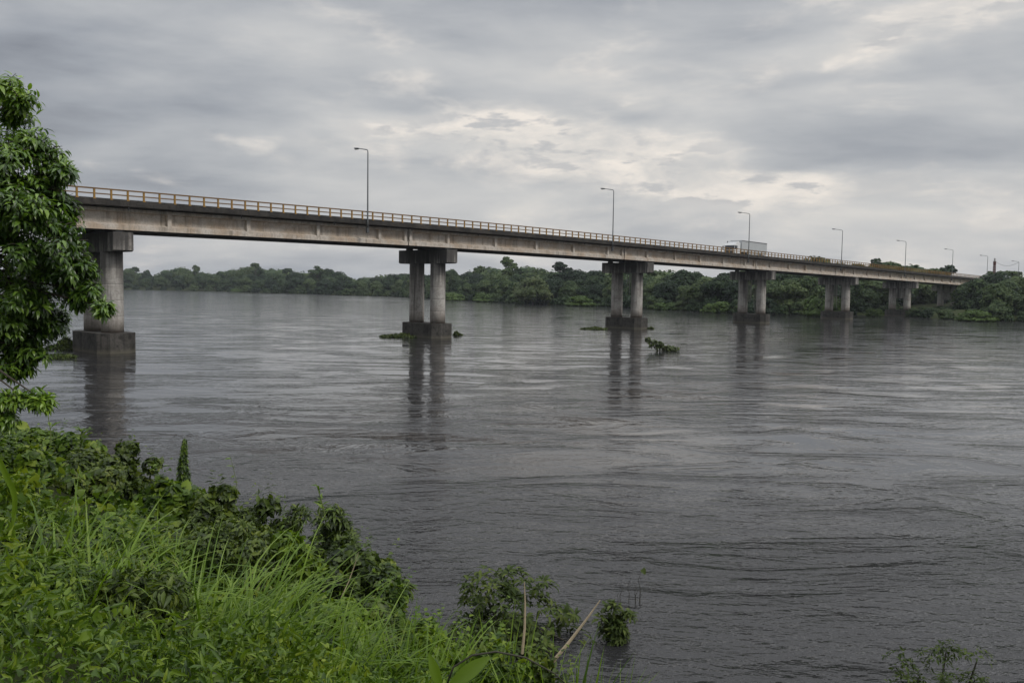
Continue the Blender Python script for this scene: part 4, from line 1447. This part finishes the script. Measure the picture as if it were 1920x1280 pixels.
# bent blade at the left edge
o0 = at(12, 1010, 6.0)
P = [(-2, 860), (10, 890), (24, 918), (28, 935), (27, 960), (24, 985), (22, 1003)]
vs, fs = [], []
for i, (px, py) in enumerate(P):
    c = at(px, py, 6.0) - o0
    ww = [.020, .024, .024, .020, .018, .012, .003][i]
    vs += [(c + Vector((-ww, 0, .003)))[:], (c + Vector((0, .012, 0)))[:], (c + Vector((ww, 0, .006)))[:]]
for i in range(len(P) - 1):
    for j in range(2):
        fs.append((3 * i + j, 3 * i + j + 1, 3 * i + 4 + j, 3 * i + 3 + j))
o = link_mesh('bent_blade', vs, fs, 'lime', None, True); o.location = o0
tag(o, 'broad yellow green grass blade bent downward at the left edge', 'grass blade')

# ------------------------------------------------------------------ ground cover (nobody could count it)
def cover_points(n, u0, u1, s0, s1):
    u = rng.uniform(u0, u1, n); s = rng.uniform(s0, s1, n)
    d = 8.3 - s
    return d * SN[0] + u * SU[0], d * SN[1] + u * SU[1]


def mound(x, y):
    return (.34 + .26 * np.sin(x * 1.9 + .6 * y) * np.sin(y * 1.6) + .20 * np.sin(x * 4.1 + 1) * np.sin(y * 3.7 + 2) + .10 * np.sin(x * 8.3 + 2 * np.sin(y * 5)) * np.sin(y * 7.7))


parts = []
for kd, n, u0, u1, s0, s1, sz, wd in (('heart', 40000, -4, 12, .2, 6.8, .060, .9), ('lance', 60000, -4, 12, .2, 8.0, .095, .28),
                                      ('heart', 22000, 8, 34, .1, 9, .11, .9), ('heart', 5000, 34, 80, .1, 8, .35, .9)):
    x, y = cover_points(n, u0, u1, s0, s1)
    keepm = (np.hypot(x, y) > 2.6)
    x, y = x[keepm], y[keepm]
    mh = np.maximum(.05, mound(x, y)) * (2.0 if u0 > 30 else 1.0)
    zc = ground_z(x, y) + mh * rng.uniform(.1, 1.0, len(x)) ** .5
    nn = len(x)
    P = np.stack([x, y, zc], 1)
    D = unit(rand_dir(nn) + np.array([SN[0], SN[1], -.5]) * .3)
    N = unit(np.array([SN[0] * .2, SN[1] * .2, .8]) + 1.0 * rand_dir(nn))
    parts.append(leaves(kd, P, D, N, sz * np.clip(np.hypot(x, y) / 9.0, .5, 1.15) * rng.uniform(.5, 1.4, nn), wd * rng.uniform(.7, 1.1, nn)))
V, F = join(parts)
tag(link_mesh('ground_cover', V, F, 'vine'), 'creeping leafy vines covering the near river bank', 'ground cover', None, 'stuff')

parts = []
for kd, n, sz, wd in (('lance', 60000, .115, .20), ('heart', 16000, .055, .9)):
    x, y = cover_points(n, -5, 6, 4.2, 10.5)
    keepm = np.hypot(x, y) > 2.4
    x, y = x[keepm], y[keepm]
    nn = len(x)
    hgt = (.30 + .25 * np.sin(x * 3.1 + y) * np.sin(y * 2.7 + .5) + .15 * np.sin(x * 7 + 1) * np.sin(y * 6)) * rng.uniform(.1, 1.0, nn) ** .5
    P = np.stack([x, y, ground_z(x, y) + np.maximum(.03, hgt)], 1)
    parts.append(leaves(kd, P, unit(rand_dir(nn) + np.array([.1, .1, .1])), unit(np.array([0, 0, .7]) + rand_dir(nn)), sz * np.clip(np.hypot(x, y) / 6.5, .45, 1.0) * rng.uniform(.5, 1.4, nn), wd))
V, F = join(parts)
tag(link_mesh('weeds', V, F, 'vine'), 'tangled narrow leaved weeds at the foot of the photo', 'weeds', None, 'stuff')

x, y = cover_points(2600, -4, 14, .1, 7.6)
okk = np.hypot(x, y) > 2.4
x, y = x[okk], y[okk]
nn = len(x)
P = np.stack([x, y, ground_z(x, y) - .02], 1)
V, F = blades(P, rng.uniform(0, 6.28, nn), rng.uniform(.2, .6, nn), rng.uniform(.05, .6, nn), rng.uniform(.2, 1.6, nn), rng.uniform(.006, .014, nn), 6, rng.normal(0, .6, nn))
tag(link_mesh('grass', V, F, 'grass'), 'loose green grass growing through the vines of the bank', 'grass', None, 'stuff')

# ------------------------------------------------------------------ the tree on the left
TB = Vector((-8.6, 11.6, 0))
TB.z = float(ground_z(TB.x, TB.y))
tree = thing('riverside_shade_tree', 'large leafy tree with drooping leaf whorls leaning in at the left edge', 'tree', TB)
spec = [  # px, py, depth, radius px (x), radius px (z)
    (10, 165, 11.8, 48, 32), (38, 185, 11.6, 30, 22), (20, 215, 11.9, 45, 28), (-70, 225, 12.0, 80, 70), (45, 270, 11.6, 50, 35), (85, 285, 11.6, 45, 28),
    (118, 318, 11.5, 28, 20), (20, 300, 11.2, 60, 35), (95, 330, 11.7, 40, 26), (-40, 300, 11.4, 80, 80), (25, 345, 11.3, 60, 34), (60, 560, 11.6, 55, 34), (25, 555, 11.2, 50, 36), (88, 615, 11.8, 38, 26), (40, 605, 11.5, 50, 30), (20, 690, 11.6, 40, 24), (62, 660, 11.8, 34, 22), (70, 360, 11.5, 50, 30), (5, 440, 11.0, 60, 50), (120, 400, 11.7, 30, 26), (110, 480, 11.4, 45, 32), (130, 530, 11.7, 40, 28), (10, 390, 10.6, 60, 55), (55, 400, 10.8, 50, 45), (95, 385, 11.8, 45, 38),
    (100, 430, 11.3, 45, 35), (60, 470, 11.0, 75, 40), (130, 455, 11.6, 34, 30), (150, 500, 11.6, 30, 30), (100, 510, 11.5, 70, 34), (40, 530, 11.8, 80, 45),
    (165, 545, 11.5, 24, 24), (192, 575, 11.4, 20, 20), (150, 560, 11.6, 28, 20), (-50, 480, 11.2, 110, 100), (20, 580, 11.9, 55, 36), (75, 600, 11.9, 42, 30),
    (100, 590, 11.9, 24, 16), (45, 640, 11.9, 45, 26), (20, 660, 11.9, 40, 26), (10, 625, 12.0, 40, 40), (30, 690, 11.8, 26, 16), (-60, 620, 11.6, 80, 70),
    (10, 745, 11.0, 22, 14), (45, 745, 11.0, 24, 9), (80, 750, 11.0, 18, 7), (6, 780, 11.0, 18, 16), (-60, 740, 11.2, 50, 30),
    (-170, 250, 12.5, 160, 150), (-190, 480, 12.0, 170, 160), (-330, 330, 13.0, 170, 170), (-190, 120, 12.6, 120, 100), (-320, 120, 13, 160, 120), (-330, 560, 12.6, 150, 120)]
L = []
for px, py, Yd, ra, rb in spec:
    c = at(px, py, Yd) - TB
    L.append((c[:], (ra * Yd / FPX, ra * Yd / FPX * .9, rb * Yd / FPX)))
c = np.array([l[0] for l in L]); r = np.array([l[1] for l in L])
parts, twigs = [], []
for i in range(len(L)):
    ntw = int(7 + 48 * (r[i, 0] * r[i, 2]) ** .62 * (1.0 if spec[i][0] > -140 else .5))
    for q in range(ntw):
        d = rand_dir(1)[0]
        d = d * np.array([1, 1, .8]) + np.array([.12, 0, .18])
        e = c[i] + d * r[i] * rng.uniform(.72, 1.08)
        s0 = c[i] + d * r[i] * .1 + np.array([0, 0, -.1 * r[i, 2]])
        nw = rng.integers(3, 6)
        uu = np.linspace(.30, 1.0, nw)
        P = s0 + uu[:, None] * (e - s0) + np.array([0, 0, .10]) * np.sin(uu * 3.14)[:, None] * r[i, 0] + .025 * rng.normal(size=(nw, 3))
        A = unit(np.repeat(unit((e - s0)[None]) * .8, nw, 0) + np.array([0, 0, .55]) + .2 * rand_dir(nw))
        parts.append(whorls(P, A, int(rng.integers(6, 9)), rng.uniform(.095, .155), 'lance', .34, .75, 1.0))
        twigs.append((s0, (s0 + e) / 2 + np.array([0, 0, .10 * r[i, 0]]), e))
V, F = join(parts)
link_mesh('crown', V, F, 'tree_leaf', tree)
mb = MB()
top = Vector((.2, .3, 4.4))
mb.tube([(0, 0, -.5), (.02, 0, .3), (.15, .1, 2.2), top[:], (.1, .5, 6.0)], [.30, .24, .20, .16, .09], 10)
for i in range(len(L)):
    cc = Vector(L[i][0])
    z0 = min(max(1.2, cc.z * .55), 4.6)
    s = Vector((.15, .1, z0))
    mid = s.lerp(cc, .55) + Vector((0, 0, .18 * (cc - s).length * (1 if cc.z > z0 else .6)))
    mb.tube([s[:], mid[:], cc[:]], [.036, .022, .008], 6)
for s0, m0, e0 in twigs:
    mb.tube([tuple(s0), tuple(m0), tuple(e0)], [.010, .007, .003], 4, False)
mb.build('trunk', 'bark', tree)

# ------------------------------------------------------------------ damp air over the river
m, k = mat('damp_air')
pv = k.node('ShaderNodeVolumePrincipled', {'Color': (0.80, 0.86, 0.94), 'Density': 0.00011, 'Anisotropy': 0.2})
k.links.new(pv.outputs[0], k.node('ShaderNodeOutputMaterial').inputs['Volume'])
MT['haze'] = m
o = MB().box(-9500, 9500, -9500, 9500, -4.0, 46.0).build('haze', 'haze')
tag(o, 'thin pale damp haze over the river and far woods', 'haze', None, 'stuff')
